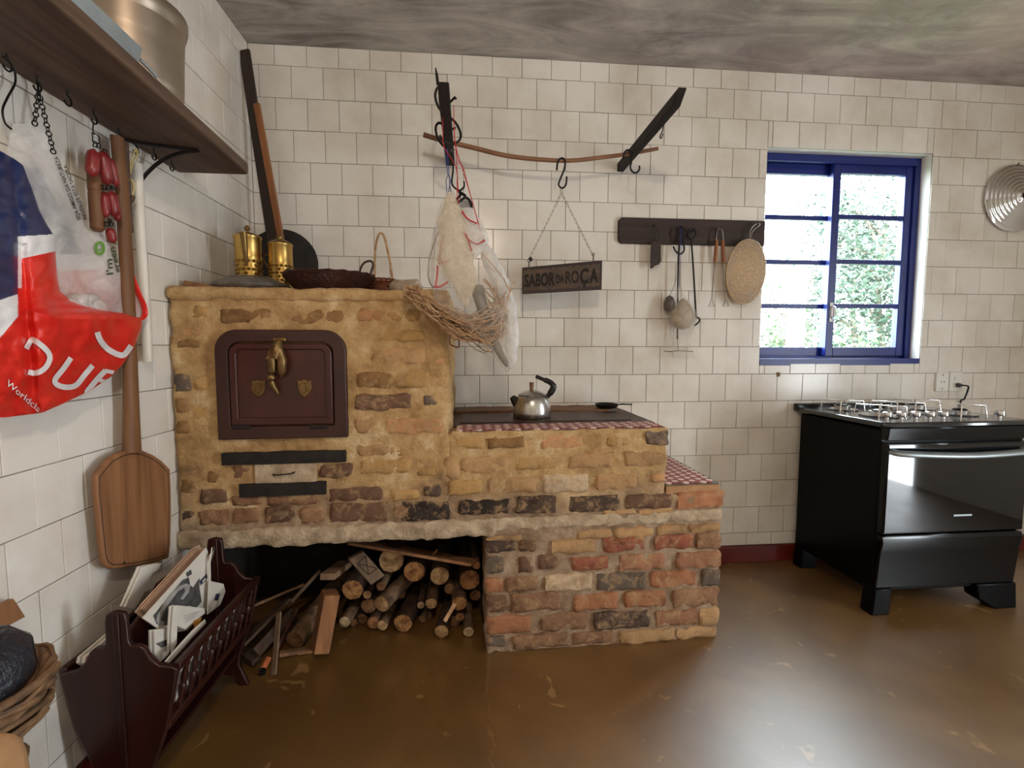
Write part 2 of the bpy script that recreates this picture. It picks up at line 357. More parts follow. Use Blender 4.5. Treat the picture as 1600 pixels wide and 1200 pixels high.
def FILM(name, col, alpha, rough=0.25, wr=25):
    """thin plastic film: partly see-through, with creases"""
    m = bpy.data.materials.new(name); m.use_nodes = True; nt = m.node_tree; nt.nodes.clear()
    o = N(nt, 'ShaderNodeOutputMaterial'); t = N(nt, 'ShaderNodeBsdfTransparent'); b = N(nt, 'ShaderNodeBsdfPrincipled'); mx = N(nt, 'ShaderNodeMixShader'); tl = N(nt, 'ShaderNodeBsdfTranslucent'); m2 = N(nt, 'ShaderNodeMixShader')
    b.inputs['Base Color'].default_value = col; b.inputs['Roughness'].default_value = rough; tl.inputs[0].default_value = col; m2.inputs[0].default_value = 0.35
    v = coords(nt); nf = noise_(nt, v, wr, 5, 0.6, dist=1.5)
    a = N(nt, 'ShaderNodeMapRange'); a.inputs['From Min'].default_value = 0.3; a.inputs['From Max'].default_value = 0.7; a.inputs['To Min'].default_value = alpha * 0.6; a.inputs['To Max'].default_value = min(1, alpha * 1.5)
    nt.links.new(nf, a.inputs[0]); nt.links.new(a.outputs[0], mx.inputs[0])
    bump_(nt, b, nf, 0.4, 0.01)
    nt.links.new(b.outputs[0], m2.inputs[1]); nt.links.new(tl.outputs[0], m2.inputs[2])
    nt.links.new(t.outputs[0], mx.inputs[1]); nt.links.new(m2.outputs[0], mx.inputs[2]); nt.links.new(mx.outputs[0], o.inputs[0]); return m
K['film_clear'] = FILM('clear_bag_film', S(236, 230, 220), 0.17, wr=9)
K['film_white'] = FILM('white_bag_film', S(240, 238, 236), 0.68, wr=7)
K['bag_red'] = MAT('red_bag_plastic', S(214, 38, 30), S(226, 52, 40), rough=0.28, bump=0.25, bscale=14, bdist=0.01)
K['bag_navy'] = MAT('navy_bag_plastic', S(28, 38, 78), S(36, 48, 92), rough=0.32, bump=0.2, bscale=14, bdist=0.01)
K['bag_white'] = MAT('white_bag_plastic', S(232, 230, 232), S(240, 238, 240), rough=0.3, bump=0.2, bscale=14, bdist=0.01)
K['print_white'] = MAT('white_print', S(238, 234, 236), rough=0.35)
K['print_dark'] = MAT('dark_print', S(52, 52, 58), rough=0.5)
K['print_green'] = MAT('green_print', S(92, 140, 44), rough=0.5)
K['print_dkgreen'] = MAT('dark_green_print', S(56, 74, 52), rough=0.5)
K['paper'] = MAT('newsprint', S(214, 208, 198), S(228, 222, 212), rough=0.85, scale=8)
K['paper_pink'] = MAT('pink_newsprint', S(206, 172, 150), S(220, 188, 166), rough=0.85, scale=8)
K['ink'] = MAT('printing_ink', S(56, 54, 56), S(92, 90, 90), rough=0.85, scale=40)
K['ink_grey'] = MAT('grey_printing_ink', S(152, 150, 148), S(172, 170, 166), rough=0.85, scale=40)
K['ink_navy'] = MAT('navy_printing_ink', S(44, 48, 74), rough=0.85)
K['ink_orange'] = MAT('orange_printing_ink', S(206, 146, 60), rough=0.8)
K['sausage'] = MAT('red_sausage_casing', S(104, 22, 26), S(138, 42, 42), rough=0.35, scale=40, bump=0.3)
K['red_cord'] = MAT('red_cord', S(190, 40, 44), rough=0.6)
K['blue_cord'] = MAT('blue_cord', S(60, 74, 150), rough=0.6)
K['raffia'] = MAT('raffia', S(214, 190, 120), S(228, 206, 140), rough=0.7)
K['twig'] = MAT('dry_twigs', S(146, 108, 78), S(206, 172, 132), rough=0.8, scale=60)
K['straw_mat'] = MAT('woven_straw', S(142, 106, 68), S(224, 194, 148), rough=0.75, scale=220, bump=0.8, bscale=160)
K['lace'] = MAT('cream_cotton', S(220, 206, 180), S(236, 224, 202), rough=0.9, scale=30, bump=0.6, bscale=120)
K['lace_net'] = FILM('cream_net', S(234, 220, 194), 0.46, rough=0.9, wr=34)
K['wicker_dark'] = MAT('dark_wicker', S(38, 20, 18), S(74, 42, 36), rough=0.4, scale=60)
K['wicker_red'] = MAT('reddish_wicker', S(104, 58, 40), S(146, 92, 66), rough=0.5, scale=60)
K['vine'] = MAT('vine_wicker', S(82, 58, 38), S(132, 98, 66), rough=0.7, scale=30, bump=0.5)
K['bin_bag'] = MAT('black_bin_bag', S(30, 32, 40), S(46, 50, 60), rough=0.22, scale=12, bump=0.8, bscale=24, bdist=0.02)
K['kraft'] = MAT('kraft_paper', S(152, 112, 74), S(178, 136, 94), rough=0.75, bump=0.5, bscale=20, bdist=0.01)
K['horn'] = MAT('grey_horn', S(78, 72, 66), S(120, 112, 104), rough=0.5, scale=18)
K['gourd'] = MAT('speckled_gourd', S(150, 134, 116), S(186, 172, 154), rough=0.6, scale=30, bump=0.3)
K['leather_grey'] = MAT('grey_leather', S(128, 126, 128), S(146, 144, 146), rough=0.6)
K['leaf'] = MAT('leaf', S(20, 42, 28), S(40, 68, 41), rough=0.5, scale=3, world=True)
K['leaf_pale'] = MAT('pale_leaf', S(42, 66, 35), S(72, 96, 52), rough=0.5, scale=3, world=True)
K['trunk'] = MAT('tree_bark', S(90, 80, 70), S(130, 118, 104), rough=0.9, bump=0.6)
K['grass'] = MAT('lawn', S(90, 100, 60), S(140, 145, 110), rough=0.9, scale=2)
# ---------------------------------------------------------------- the room
T = 0.152; JZ = 17.12                        # tile pitch, tile rows from the floor to the topmost full joint
H_ROOM = H = 2.70; RX = 5.0; RY = -4.2
WX0, WX1, WZ0, WZ1 = 2.678, 3.655, 1.140, 2.312     # window opening in the tiled back wall
def struct(o, label=None): o['kind'] = 'structure'; o['label'] = label or o.name; return o
def slab(name, mat, boxes, label):
    mb = MB()
    for b in boxes: mb.box(*b)
    return struct(part(name, mb, mat), label)
slab('floor', K['floor'], [(-0.02, RX, RY, 0.02, -0.08, 0)], 'glossy brown waxed cement floor with pale scuffs and a thin crack')
slab('ceiling', K['ceiling'], [(-0.15, RX + 0.15, RY - 0.15, 0.2, H, H + 0.1)], 'smoke-stained rough plaster ceiling')
wall_back = slab('wall_back', K['plaster_white'], [(-0.15, WX0, 0.006, 0.17, -0.08, H), (WX1, RX + 0.15, 0.006, 0.17, -0.08, H), (WX0, WX1, 0.006, 0.17, -0.08, WZ0), (WX0, WX1, 0.006, 0.17, WZ1, H)], 'white tiled back wall with a window')
wall_left = slab('wall_left', K['plaster_white'], [(-0.15, -0.006, RY - 0.15, 0.17, -0.08, H)], 'white tiled left wall with a wooden shelf')
slab('wall_right', K['wall_plain'], [(RX, RX + 0.12, -2.5, 0.006, -0.08, H), (RX, RX + 0.12, RY, -3.0, -0.08, H), (RX, RX + 0.12, -3.0, -2.5, 2.1, H)], 'right wall with a doorway')
slab('wall_rear', K['wall_plain'], [(-0.006, RX + 0.12, RY - 0.12, RY, -0.08, H)], 'plain rear wall')
# grout beds just behind the tile faces
def grout(parent, boxes):
    mb = MB()
    for b in boxes: mb.box(*b)
    part('grout_bed', mb, K['grout'], parent)
grout(wall_back, [(0, WX0, 0.003, 0.006, 0, H), (WX1, RX, 0.003, 0.006, 0, H), (WX0, WX1, 0.003, 0.006, 0, WZ0), (WX0, WX1, 0.003, 0.006, WZ1, H)])
grout(wall_left, [(-0.006, -0.003, RY, 0.003, 0, H)])
# glazed tiles, each its own piece
GAP = 0.0022; _tile_mesh = {}
def tile_verts(wd, ht, b=0.0016, d=0.0045):
    return [(0, d, 0), (wd, d, 0), (wd, d, ht), (0, d, ht), (0, b, 0), (wd, b, 0), (wd, b, ht), (0, b, ht), (b, 0, b), (wd - b, 0, b), (wd - b, 0, ht - b), (b, 0, ht - b)]
TF = [(0, 1, 5, 4), (1, 2, 6, 5), (2, 3, 7, 6), (3, 0, 4, 7), (4, 5, 9, 8), (5, 6, 10, 9), (6, 7, 11, 10), (7, 4, 8, 11), (8, 9, 10, 11)]
def tile_mesh(wd, ht, side):
    key = (round(wd, 4), round(ht, 4), side)
    if key not in _tile_mesh:
        mb = MB(); v = tile_verts(wd, ht)
        mb.add([(p[0], p[1], p[2]) if side == 'b' else (-p[1], p[0], p[2]) for p in v], TF if side == 'b' else [f[::-1] for f in TF])
        _tile_mesh[key] = mb.mesh('tile', K['tile'], recalc=True)
    return _tile_mesh[key]
def cut(rects, hole):
    out = []
    for (a, b, c, d) in rects:
        x0, x1, z0, z1 = hole
        if b <= x0 or a >= x1 or d <= z0 or c >= z1: out.append((a, b, c, d)); continue
        if a < x0: out.append((a, x0, c, d))
        if b > x1: out.append((x1, b, c, d))
        aa, bb = max(a, x0), min(b, x1)
        if c < z0: out.append((aa, bb, c, z0))
        if d > z1: out.append((aa, bb, z1, d))
    return out
def wall_tiles(offs, length, hole=None):
    R = []
    for r in range(-1, 18):
        z1 = min(H, (JZ - r) * T); z0 = max(0.098, (JZ - r - 1) * T)
        if z1 - z0 < 0.01: continue
        k = -1
        while True:
            a = (k + offs(r)) * T; b = a + T; k += 1
            if a > length: break
            a, b = max(a, 0), min(b, length)
            if b - a < 0.006: continue
            R += cut([(a, b, z0, z1)], hole) if hole else [(a, b, z0, z1)]
    return [q for q in R if q[1] - q[0] > 0.008 and q[3] - q[2] > 0.008]
def px_of(p):
    q = Vector(p) - CAM; d = q.dot(FWD)
    return (800 + FPX * q.dot(RIGHT) / d, 600 + FPX * q.dot(DOWN) / d) if d > 0.05 else (-9999, -9999)
def lay(parent, rects, side, hidden):
    jobs = []
    for i, (a, b, c, d) in enumerate(rects):
        m = ((a + b) / 2, 0, (c + d) / 2) if side == 'b' else (0, -(a + b) / 2, (c + d) / 2)
        x, y = px_of(m); seen = -30 < x < 1630 and -30 < y < 1230 and not hidden(m)
        s_ = scale_at(m); area = (b - a) * (d - c) / max(s_, 1e-4) ** 2 if s_ > 0 else 0
        jobs.append((0 if seen else 1, -area, i, (a, b, c, d)))
    jobs.sort(); rest = MB()
    for n_, (un, ar, i, (a, b, c, d)) in enumerate(jobs):
        wd, ht = b - a - GAP, d - c - GAP
        jit = random.uniform(-0.0007, 0.0007)
        loc = Vector((a + GAP / 2, jit, c + GAP / 2)) if side == 'b' else Vector((jit, -b + GAP / 2, c + GAP / 2))
        if n_ < 300 and not un:
            o = bpy.data.objects.new('tile', tile_mesh(wd, ht, side)); link(o, parent); o.location = loc
            o.rotation_euler = (random.gauss(0, 0.002), 0, random.gauss(0, 0.002))
        else:
            v = tile_verts(wd, ht)
            rest.add([loc + Vector((p[0], p[1], p[2]) if side == 'b' else (-p[1], p[0], p[2])) for p in v], TF)
    part('tile_field', rest, K['tile'], parent, kind='stuff')
OB = {-1: .805, 0: .306, 1: .79, 2: .32, 3: .825, 4: .33, 5: .822, 6: .323, 7: .84, 8: .313, 9: .825, 10: .338, 11: .805, 12: .302, 13: .854, 14: .301, 15: .829, 16: .36, 17: .83}
lay(wall_back, wall_tiles(lambda r: OB[r], RX, (WX0, WX1, WZ0, WZ1)), 'b',
    lambda m: (m[0] < 1.0 and m[2] < 1.42) or (m[0] < 1.85 and m[2] < 0.80) or (m[0] < 2.3 and m[2] < 0.5) or (m[0] > 3.0 and m[2] < 0.8))
lay(wall_left, wall_tiles(lambda r: (0.70 if r % 2 == 0 else 0.18) + 0.0235 * r, -RY), 'l', lambda m: (m[1] > -0.70 and m[2] < 1.4) or m[1] < -1.75)
# skirting
mb = MB(); mb.box(2.0, RX, -0.012, 0.004, 0, 0.096); struct(part('baseboard_back', mb, K['red_skirting'], bevel=0.004), 'dark red skirting along the back wall')
mb = MB(); mb.box(-0.004, 0.012, RY, -0.74, 0, 0.096); struct(part('baseboard_left', mb, K['red_skirting'], bevel=0.004), 'dark red skirting along the left wall')
# ---------------------------------------------------------------- window
win = thing('window_1', 'blue sliding window with eight panes in the tiled wall', None, (3.17, 0.1, WZ0), kind='structure')
YF0, YF1 = 0.065, 0.165
fw = 0.034
mb = MB(); mb.box(WX0, WX0 + fw, YF0, YF1, WZ0, WZ1).box(WX1 - fw, WX1, YF0, YF1, WZ0, WZ1).box(WX0 + fw, WX1 - fw, YF0, YF1, WZ1 - fw, WZ1)
part('window_frame', mb, K['blue_paint'], win, bevel=0.003)
mb = MB(); mb.box(WX0, WX1, 0.0, YF1 + 0.03, WZ0 - 0.012, WZ0 + 0.028).box(WX0 + fw, WX1 - fw, YF0 + 0.03, YF1, WZ0 + 0.028, WZ0 + 0.04)
part('window_sill', mb, K['blue_paint'], win, bevel=0.003)
mb = MB(); mb.box(WX0 + fw, WX1 - fw, YF0 - 0.012, YF0 + 0.0, WZ1 - fw - 0.012, WZ1 - fw + 0.014); part('track', mb, K['blue_paint'], win)
def leaf(x0, x1, y0, y1, z0, z1, st, latch):
    lf = MB(); lf.box(x0, x0 + st, y0, y1, z0, z1).box(x1 - st, x1, y0, y1, z0, z1).box(x0 + st, x1 - st, y0, y1, z0, z0 + 0.052).box(x0 + st, x1 - st, y0, y1, z1 - 0.058, z1)
    o = part('sash', lf, K['blue_paint'], win, bevel=0.003)
    a, b = z0 + 0.052, z1 - 0.058; h = (b - a - 3 * 0.026) / 4
    for i in range(4):
        c = a + i * (h + 0.026)
        g = MB(); g.box(x0 + st - 0.004, x1 - st + 0.004, (y0 + y1) / 2 - 0.002, (y0 + y1) / 2 + 0.002, c - 0.004, c + h + 0.004); part('pane', g, K['glass'], o)
        if i < 3:
            g = MB(); g.box(x0 + st, x1 - st, y0 + 0.004, y1 - 0.004, c + h, c + h + 0.026); part('muntin', g, K['blue_paint'], o, bevel=0.003)
    if latch:
        g = MB(); zz = z0 + 0.20; g.box(x0 + 0.012, x0 + 0.034, y0 - 0.005, y0, zz, zz + 0.11).tube([(x0 + 0.026, y0 - 0.004, zz + 0.02), (x0 + 0.03, y0 - 0.022, zz + 0.03), (x0 + 0.03, y0 - 0.022, zz + 0.08), (x0 + 0.026, y0 - 0.004, zz + 0.09)], 0.005, 6)
        part('latch', g, K['chrome'], o)
leaf(WX0 + fw, 3.185, 0.118, 0.150, WZ0 + 0.04, WZ1 - fw, 0.040, False)
leaf(3.130, WX1 - fw, 0.078, 0.110, WZ0 + 0.04, WZ1 - fw, 0.046, True)
# ---------------------------------------------------------------- outside
mb = MB(); mb.grid(lambda u, v: Vector((-20 + 50 * u, 0.3 + 40 * v, -0.25 + 1.6 * v + 0.25 * noise.noise(Vector((u * 9, v * 9, 0))))), 40, 30)
struct(part('garden_ground', mb, K['grass'], smooth=60), 'sunlit grassy slope outside the window')
def tree(px, Y, h, cr, n, leafm, label, seed, name='tree', lean=0.0):
    rnd = random.Random(seed); b = at(px, 540, 'y', Y); bx_ = b.x; zb = -0.3
    t = thing(name, label, 'tree', (bx_, Y, zb), 'trees outside the window')
    mb = MB(); top = Vector((bx_ + lean, Y, zb + h)); limbs = [spline([(bx_, Y, zb), (bx_ + lean * .3 + 0.08, Y, zb + h * .35), (bx_ + lean * .6 - 0.06, Y, zb + h * .65), top], 4)]
    mb.tube(limbs[0], [0.09 * (1 - 0.8 * i / (len(limbs[0]) - 1)) for i in range(len(limbs[0]))], 7)
    tips = []
    for k in range(14):
        s_ = limbs[0][rnd.randint(3, len(limbs[0]) - 1)]; e = s_ + Vector((rnd.gauss(0, 1), rnd.gauss(0, 1), rnd.gauss(0.4, .6))).normalized() * cr * rnd.uniform(.6, 1.1)
        mid = (s_ + e) / 2 + Vector((0, 0, rnd.uniform(.0, .2))); mb.tube([s_, mid, e], [0.028, 0.018, 0.008], 5); tips += [mid, e]
    part('trunk', mb, K['trunk'], t, smooth=60)
    lf = MB()
    for k in range(n):
        c = rnd.choice(tips) + Vector((rnd.gauss(0, 1), rnd.gauss(0, 1), rnd.gauss(0, 1))) * cr * 0.28
        d = Vector((rnd.gauss(0, 1), rnd.gauss(0, 1), rnd.gauss(-.3, .7))).normalized(); sd_ = d.orthogonal().normalized(); L = rnd.uniform(.07, .14); w_ = L * .22
        nrm = d.cross(sd_) * L * .12
        lf.add([c, c + d * L * .5 + sd_ * w_ + nrm, c + d * L, c + d * L * .5 - sd_ * w_ + nrm], [(0, 1, 2), (0, 2, 3)])
    part('foliage', lf, leafm, t, recalc=False, kind='stuff')
tree(1375, 4.2, 3.4, 0.95, 5600, K['leaf'], 'dense green leafy tree filling the right-hand window panes', 3)
tree(1335, 5.6, 3.3, 1.1, 4200, K['leaf'], 'taller leafy tree behind the dense one, centre of the window', 11)
tree(1235, 5.2, 2.5, 0.6, 1100, K['leaf_pale'], 'small pale-leaved tree at the left-hand window panes', 5)
tree(1215, 4.6, 1.45, 0.55, 1400, K['leaf_pale'], 'low bright shrub at the bottom of the left-hand panes', 8, 'shrub')
tree(1350, 3.6, 1.35, 0.5, 1100, K['leaf_pale'], 'low bright shrub at the bottom of the right-hand panes', 9, 'shrub')
# ---------------------------------------------------------------- brick wood stove built against the back wall
FY0, FYS = -0.735, 0.031                     # its front runs slightly out of parallel with the wall
def SH(v): return Vector((v[0], FY0 + FYS * v[0] + v[1], v[2]))      # (along, depth behind the face, height)
def face(px, py, dep=0.0):                   # photo pixel -> (along, height) on the stove's front
    d = ray(px, py); a = FY0 + dep
    t = (a + FYS * CAM.x - CAM.y) / (d.y - FYS * d.x); p = CAM + d * t
    return p.x, p.z
stove = thing('wood_stove', 'brick and clay wood-burning stove with iron oven door and firewood niche', 'stove', (1.0, FY0 + FYS, 0))
def sp(name, mb, mat, parent=stove, **kw): return part(name, mb, mat, parent, xf=SH, **kw)
DB = 0.655
# masonry bodies; the oven chamber is cut where the door sits
UD0, ZD0 = face(345, 686); UD1, ZD1 = face(541, 516)
mb = MB()
mb.rbox(0.004, 0.985, 0, DB, 0.50, 1.442, 0.014, 0.018, 0.010, 15, 1, skip='y+z-')
sp('oven_body', mb, K['masonry'], smooth=60)
mb = MB(); mb.rbox(0.004, 0.983, -0.010, DB, 1.395, 1.440, 0.014, 0.014, 0.006, 17, 2, skip='y+'); sp('oven_top_ledge', mb, K['masonry'], smooth=60)
mb = MB(); mb.rbox(0.975, 1.862, 0.002, DB, 0.55, 0.893, 0.014, 0.014, 0.010, 15, 3, skip='y+z-x-'); sp('hearth_body', mb, K['masonry'], smooth=60)
mb = MB(); mb.rbox(1.118, 2.105, 0.004, DB, -0.005, 0.628, 0.014, 0.016, 0.011, 15, 4, skip='y+z-'); sp('base_pier', mb, K['masonry'], smooth=60)
mb = MB()
mb.rbox(0.003, 1.16, -0.012, DB, 0.487, 0.558, 0.014, 0.012, 0.010, 24, 5, skip='y+'); mb.rbox(1.13, 2.106, -0.004, 0.03, 0.507, 0.558, 0.014, 0.010, 0.009, 24, 6, skip='y+')
sp('concrete_slab', mb, K['concrete'], smooth=60)
mb = MB(); mb.box(0.004, 1.13, 0.60, 0.65, 0, 0.5); sp('niche_shade_back', mb, K['dark_shade'])  # added panel, its dark colour stands in for the shade under the oven
mb = MB(); mb.box(0.002, 0.03, 0.14, 0.6, 0, 0.49); sp('niche_shade_side', mb, K['dark_shade'])  # added panel along the left, niche shade put into its colour
# bricks, read course by course from the front (crop pixels, colour)
BC = dict(red=S(154, 92, 70), org=S(168, 114, 82), orb=S(156, 110, 84), brn=S(142, 106, 80), dbr=S(112, 84, 66), drk=S(84, 68, 58), blk=S(58, 49, 44), gry=S(110, 96, 84),
          tan=S(182, 144, 102), och=S(184, 146, 94), doc=S(140, 106, 68), pal=S(216, 190, 158), tor=S(198, 148, 104))
A7 = (660, 640, 3.0); A5 = (240, 400, 3.3333); A6 = (240, 680, 3.3333)
BR = [(A7, [(295,618,440,668,'drk'),(455,612,535,665,'dbr'),(600,612,810,670,'tan'),(845,598,1042,662,'red'),(1090,590,1270,652,'red'),(1285,575,1398,650,'brn'),
 (300,690,385,765,'gry'),(445,690,525,765,'dbr'),(540,685,635,742,'dbr'),(700,692,870,750,'red'),(922,682,1135,748,'orb'),(1190,670,1398,735,'orb'),
 (296,790,380,855,'org'),(390,785,545,850,'brn'),(572,775,795,842,'pal'),(815,770,1045,840,'gry'),(1065,762,1285,825,'org'),(1310,750,1394,825,'gry'),
 (298,875,400,945,'dbr'),(415,865,650,938,'brn'),(705,868,915,935,'org'),(945,855,1138,918,'org'),(1175,848,1388,920,'brn'),
 (298,970,510,1042,'org'),(555,960,775,1030,'brn'),(803,952,1065,1018,'drk'),(1095,945,1290,1008,'orb'),(1300,925,1386,1010,'tan'),
 (300,1070,400,1108,'gry'),(420,1062,680,1105,'brn'),(700,1048,900,1090,'brn'),(915,1040,1180,1080,'tan'),(1190,1028,1380,1068,'tan'),
 (170,425,405,492,'blk'),(435,408,630,485,'drk'),(690,405,930,475,'drk'),(950,400,1165,460,'dbr'),(1195,388,1412,458,'org'),
 (840,470,1000,494,'tan'),(1010,466,1180,490,'tan'),(720,565,890,603,'tan'),(900,556,1085,598,'tan'),(1095,545,1240,580,'tan'),(1250,540,1398,572,'tan'),(300,595,480,612,'tan'),
 (140,125,292,185,'och'),(302,122,480,182,'doc'),(555,122,755,178,'tor'),(860,120,960,170,'och'),(1047,98,1154,165,'gry'),
 (175,225,400,295,'tan'),(435,220,630,280,'och'),(685,205,895,272,'tan'),(945,195,1143,262,'tan'),
 (125,330,280,395,'och'),(310,320,535,385,'tan'),(562,305,778,385,'pal'),(812,303,1012,372,'tan'),(1070,298,1142,342,'tor'),(5,350,88,405,'drk'),(-110,432,132,515,'blk')]),
 (A5, [(195,262,285,330,'och'),(340,272,620,350,'doc'),(690,275,985,350,'doc'),(1065,270,1190,345,'tor'),(1202,275,1480,345,'och'),
 (150,378,265,418,'tor'),(120,432,250,480,'doc'),(1130,475,1420,570,'tan'),(1440,530,1515,575,'tor'),(1150,380,1420,452,'och'),
 (100,612,205,708,'gry'),(112,740,192,820,'doc'),(208,620,292,700,'och'),(1045,720,1345,800,'dbr'),(1400,722,1480,780,'gry'),
 (1045,835,1190,925,'tan'),(1215,845,1512,925,'tor'),(1060,602,1240,690,'doc'),(1252,600,1440,690,'och'),(1450,640,1515,690,'tan'),
 (1055,985,1225,1040,'tan'),(1232,990,1345,1040,'och'),(1070,1060,1350,1130,'och'),(1365,1050,1480,1150,'och'),(115,850,190,930,'doc'),(200,780,290,905,'och')]),
 (A6, [(405,150,520,240,'brn'),(862,150,1040,222,'dbr'),(270,190,350,245,'doc'),(240,275,385,355,'dbr'),(400,318,575,368,'brn'),(590,315,860,360,'brn'),
 (410,378,560,455,'brn'),(572,370,740,455,'dbr'),(750,375,895,455,'brn'),(230,392,390,468,'brn'),(145,392,222,460,'drk'),(915,355,1225,445,'dbr'),(1250,360,1335,440,'brn'),
 (905,275,1195,338,'dbr'),(1400,252,1495,318,'drk'),(1510,110,1600,230,'tan'),(150,150,225,190,'doc'),(1240,280,1390,340,'och'),(140,230,220,300,'doc')])]
rnd = random.Random(4)
for (ox, oy, sc), lst in BR:
    for (a, b, c, d, col) in lst:
        u0, z1 = face(ox + a / sc, oy + b / sc); u1, z0 = face(ox + c / sc, oy + d / sc)
        if z1 < z0 + 0.015: z1 = z0 + 0.02
        up = z0 > 0.66
        pr_ = rnd.uniform(0.004, 0.009) if not up else rnd.uniform(0.002, 0.006)
        if col in ('pal', 'blk', 'gry', 'dbr') and up: pr_ += 0.003
        mb = MB(); mb.rbox(u0, u1, -pr_, 0.03, z0, z1, 0.016, 0.011, 0.008, 26, rnd.random() * 50, skip='y+')
        kf = rnd.uniform(0.88, 1.1); cc = tuple(min(1, x * kf) for x in BC[col][:3]) + (1,)
        o = sp('brick', mb, K['brick'], smooth=70, color=cc)
# side face of the pier and the hearth's right-hand end
for r, zc in enumerate([0.09, 0.17, 0.25, 0.335, 0.415, 0.475, 0.59]):
    for k in range(3):
        y0 = 0.03 + k * 0.205 + (0.09 if r % 2 else 0)
        if y0 + 0.18 > 0.64: continue
        mb = MB(); mb.rbox(2.07, 2.112, y0, y0 + 0.185, zc - 0.028, zc + 0.028, 0.024, 0.011, 0.004, 30, rnd.random() * 50, skip='x-'); sp('brick', mb, K['brick'], smooth=70, color=BC[rnd.choice(['org', 'brn', 'tan', 'orb'])])
for r, zc in enumerate([0.70, 0.765, 0.83]):
    for k in range(3):
        y0 = 0.03 + k * 0.205 + (0.09 if r % 2 else 0)
        if y0 + 0.18 > 0.64: continue
        mb = MB(); mb.rbox(1.83, 1.868, y0, y0 + 0.185, zc - 0.026, zc + 0.026, 0.024, 0.011, 0.004, 30, rnd.random() * 50, skip='x-'); sp('brick', mb, K['brick'], smooth=70, color=BC[rnd.choice(['tan', 'och', 'tor'])])
# oven door
def outline(u0, u1, z0, z1, r, n=8):
    p = [(u0, z0), (u1, z0)]
    for k in range(n + 1): a = math.pi / 2 * k / n; p.append((u1 - r + r * math.cos(a), z1 - r + r * math.sin(a)))
    for k in range(n + 1): a = math.pi / 2 * k / n; p.append((u0 + r - r * math.sin(a), z1 - r + r * math.cos(a)))
    return p
def ring(mb, o, i, d0, d1):
    n = len(o); v = [(a, d0, b) for a, b in o] + [(a, d0, b) for a, b in i] + [(a, d1, b) for a, b in o] + [(a, d1, b) for a, b in i]; f = []
    for k in range(n):
        j = (k + 1) % n
        f += [(k, j, n + j, n + k), (2 * n + k, 3 * n + k, 3 * n + j, 2 * n + j), (k, 2 * n + k, 2 * n + j, j), (n + k, n + j, 3 * n + j, 3 * n + k)]
    mb.add(v, f)
fo = outline(UD0, UD1, ZD0, ZD1, 0.075); bw = 0.045
fi = outline(UD0 + bw, UD1 - bw, ZD0 + 0.046, ZD1 - 0.045, 0.040)
mb = MB(); ring(mb, fo, fi, -0.020, 0.02); sp('oven_door_frame', mb, K['oven_frame'], bevel=0.004)
g = 0.004; po = outline(UD0 + bw + g, UD1 - bw - g, ZD0 + 0.046 + g, ZD1 - 0.045 - g, 0.037)
mb = MB(); mb.prism([(a, -0.016, b) for a, b in po], (0, 0.02, 0)); door = sp('oven_door', mb, K['oven_paint'], bevel=0.003)
ii = outline(UD0 + bw + 0.028, UD1 - bw - 0.028, ZD0 + 0.046 + 0.032, ZD1 - 0.045 - 0.026, 0.022)
mb = MB(); ring(mb, po, ii, -0.024, -0.014); sp('door_rim', mb, K['oven_paint'], door, bevel=0.004)
for px in (382, 501):
    u, z = face(px, 665); mb = MB(); mb.tube([(u - 0.03, -0.027, z), (u + 0.03, -0.027, z)], 0.007, 10); sp('hinge', mb, K['iron_dull'], door, smooth=40)
for px in (407.5, 478.5):
    u, z = face(px, 606); w_ = 0.026; h_ = 0.034
    shp = [(-1, .95), (-.55, .78), (0, 1.0), (.55, .78), (1, .95), (.86, .55), (.95, 0), (.7, -.5), (0, -1), (-.7, -.5), (-.95, 0), (-.86, .55)]
    mb = MB(); mb.prism([(u + a * w_, -0.021, z + b * h_) for a, b in shp], (0, 0.006, 0)); sh = sp('shield', mb, K['bronze'], door, bevel=0.002, label='small bronze shield')
    mb = MB(); mb.prism([(u + a * w_ * .62, -0.024, z + b * h_ * .62) for a, b in shp], (0, 0.005, 0)); sp('shield_relief', mb, K['bronze'], sh, bevel=0.002)
# bronze latch hanging over the door top: a cluster ending in a curled pepper
def bz(px, py, dd): u, z = face(px, py); return Vector((u, dd, z))
mb = MB(); a = bz(441, 531, -0.024); mb.box(a.x - 0.022, a.x + 0.022, -0.03, -0.018, a.z - 0.007, a.z + 0.008); latch = sp('latch', mb, K['bronze'], bevel=0.003)
mb = MB(); mb.tube([bz(440, 534, -.03), bz(439, 548, -.044), bz(437, 560, -.046)], [0.014, 0.022, 0.016], 10)
mb.tube([bz(434, 545, -.045), bz(432, 562, -.045), bz(433, 580, -.04)], [0.012, 0.016, 0.013], 9).tube([bz(444, 545, -.045), bz(448, 562, -.043), bz(447, 580, -.038), bz(445, 588, -.034)], [0.012, 0.017, 0.015, 0.006], 9)
mb.lathe([(0.0, -0.016), (0.012, -0.011), (0.016, 0), (0.012, 0.011), (0, 0.016)], bz(431, 589, -.042), 12)
mb.tube([bz(431, 595, -.04), bz(434, 603, -.04), bz(438, 609, -.038), bz(441, 614, -.036)], [0.012, 0.010, 0.007, 0.003], 8)
mb.tube([bz(431, 553, -.052), bz(427, 560, -.052), bz(434, 563, -.054)], [0.004, 0.007, 0.004], 6).tube([bz(428, 577, -.048), bz(433, 580, -.05), bz(436, 577, -.048)], 0.005, 6)
sp('latch_charm', mb, K['bronze'], latch, smooth=50)
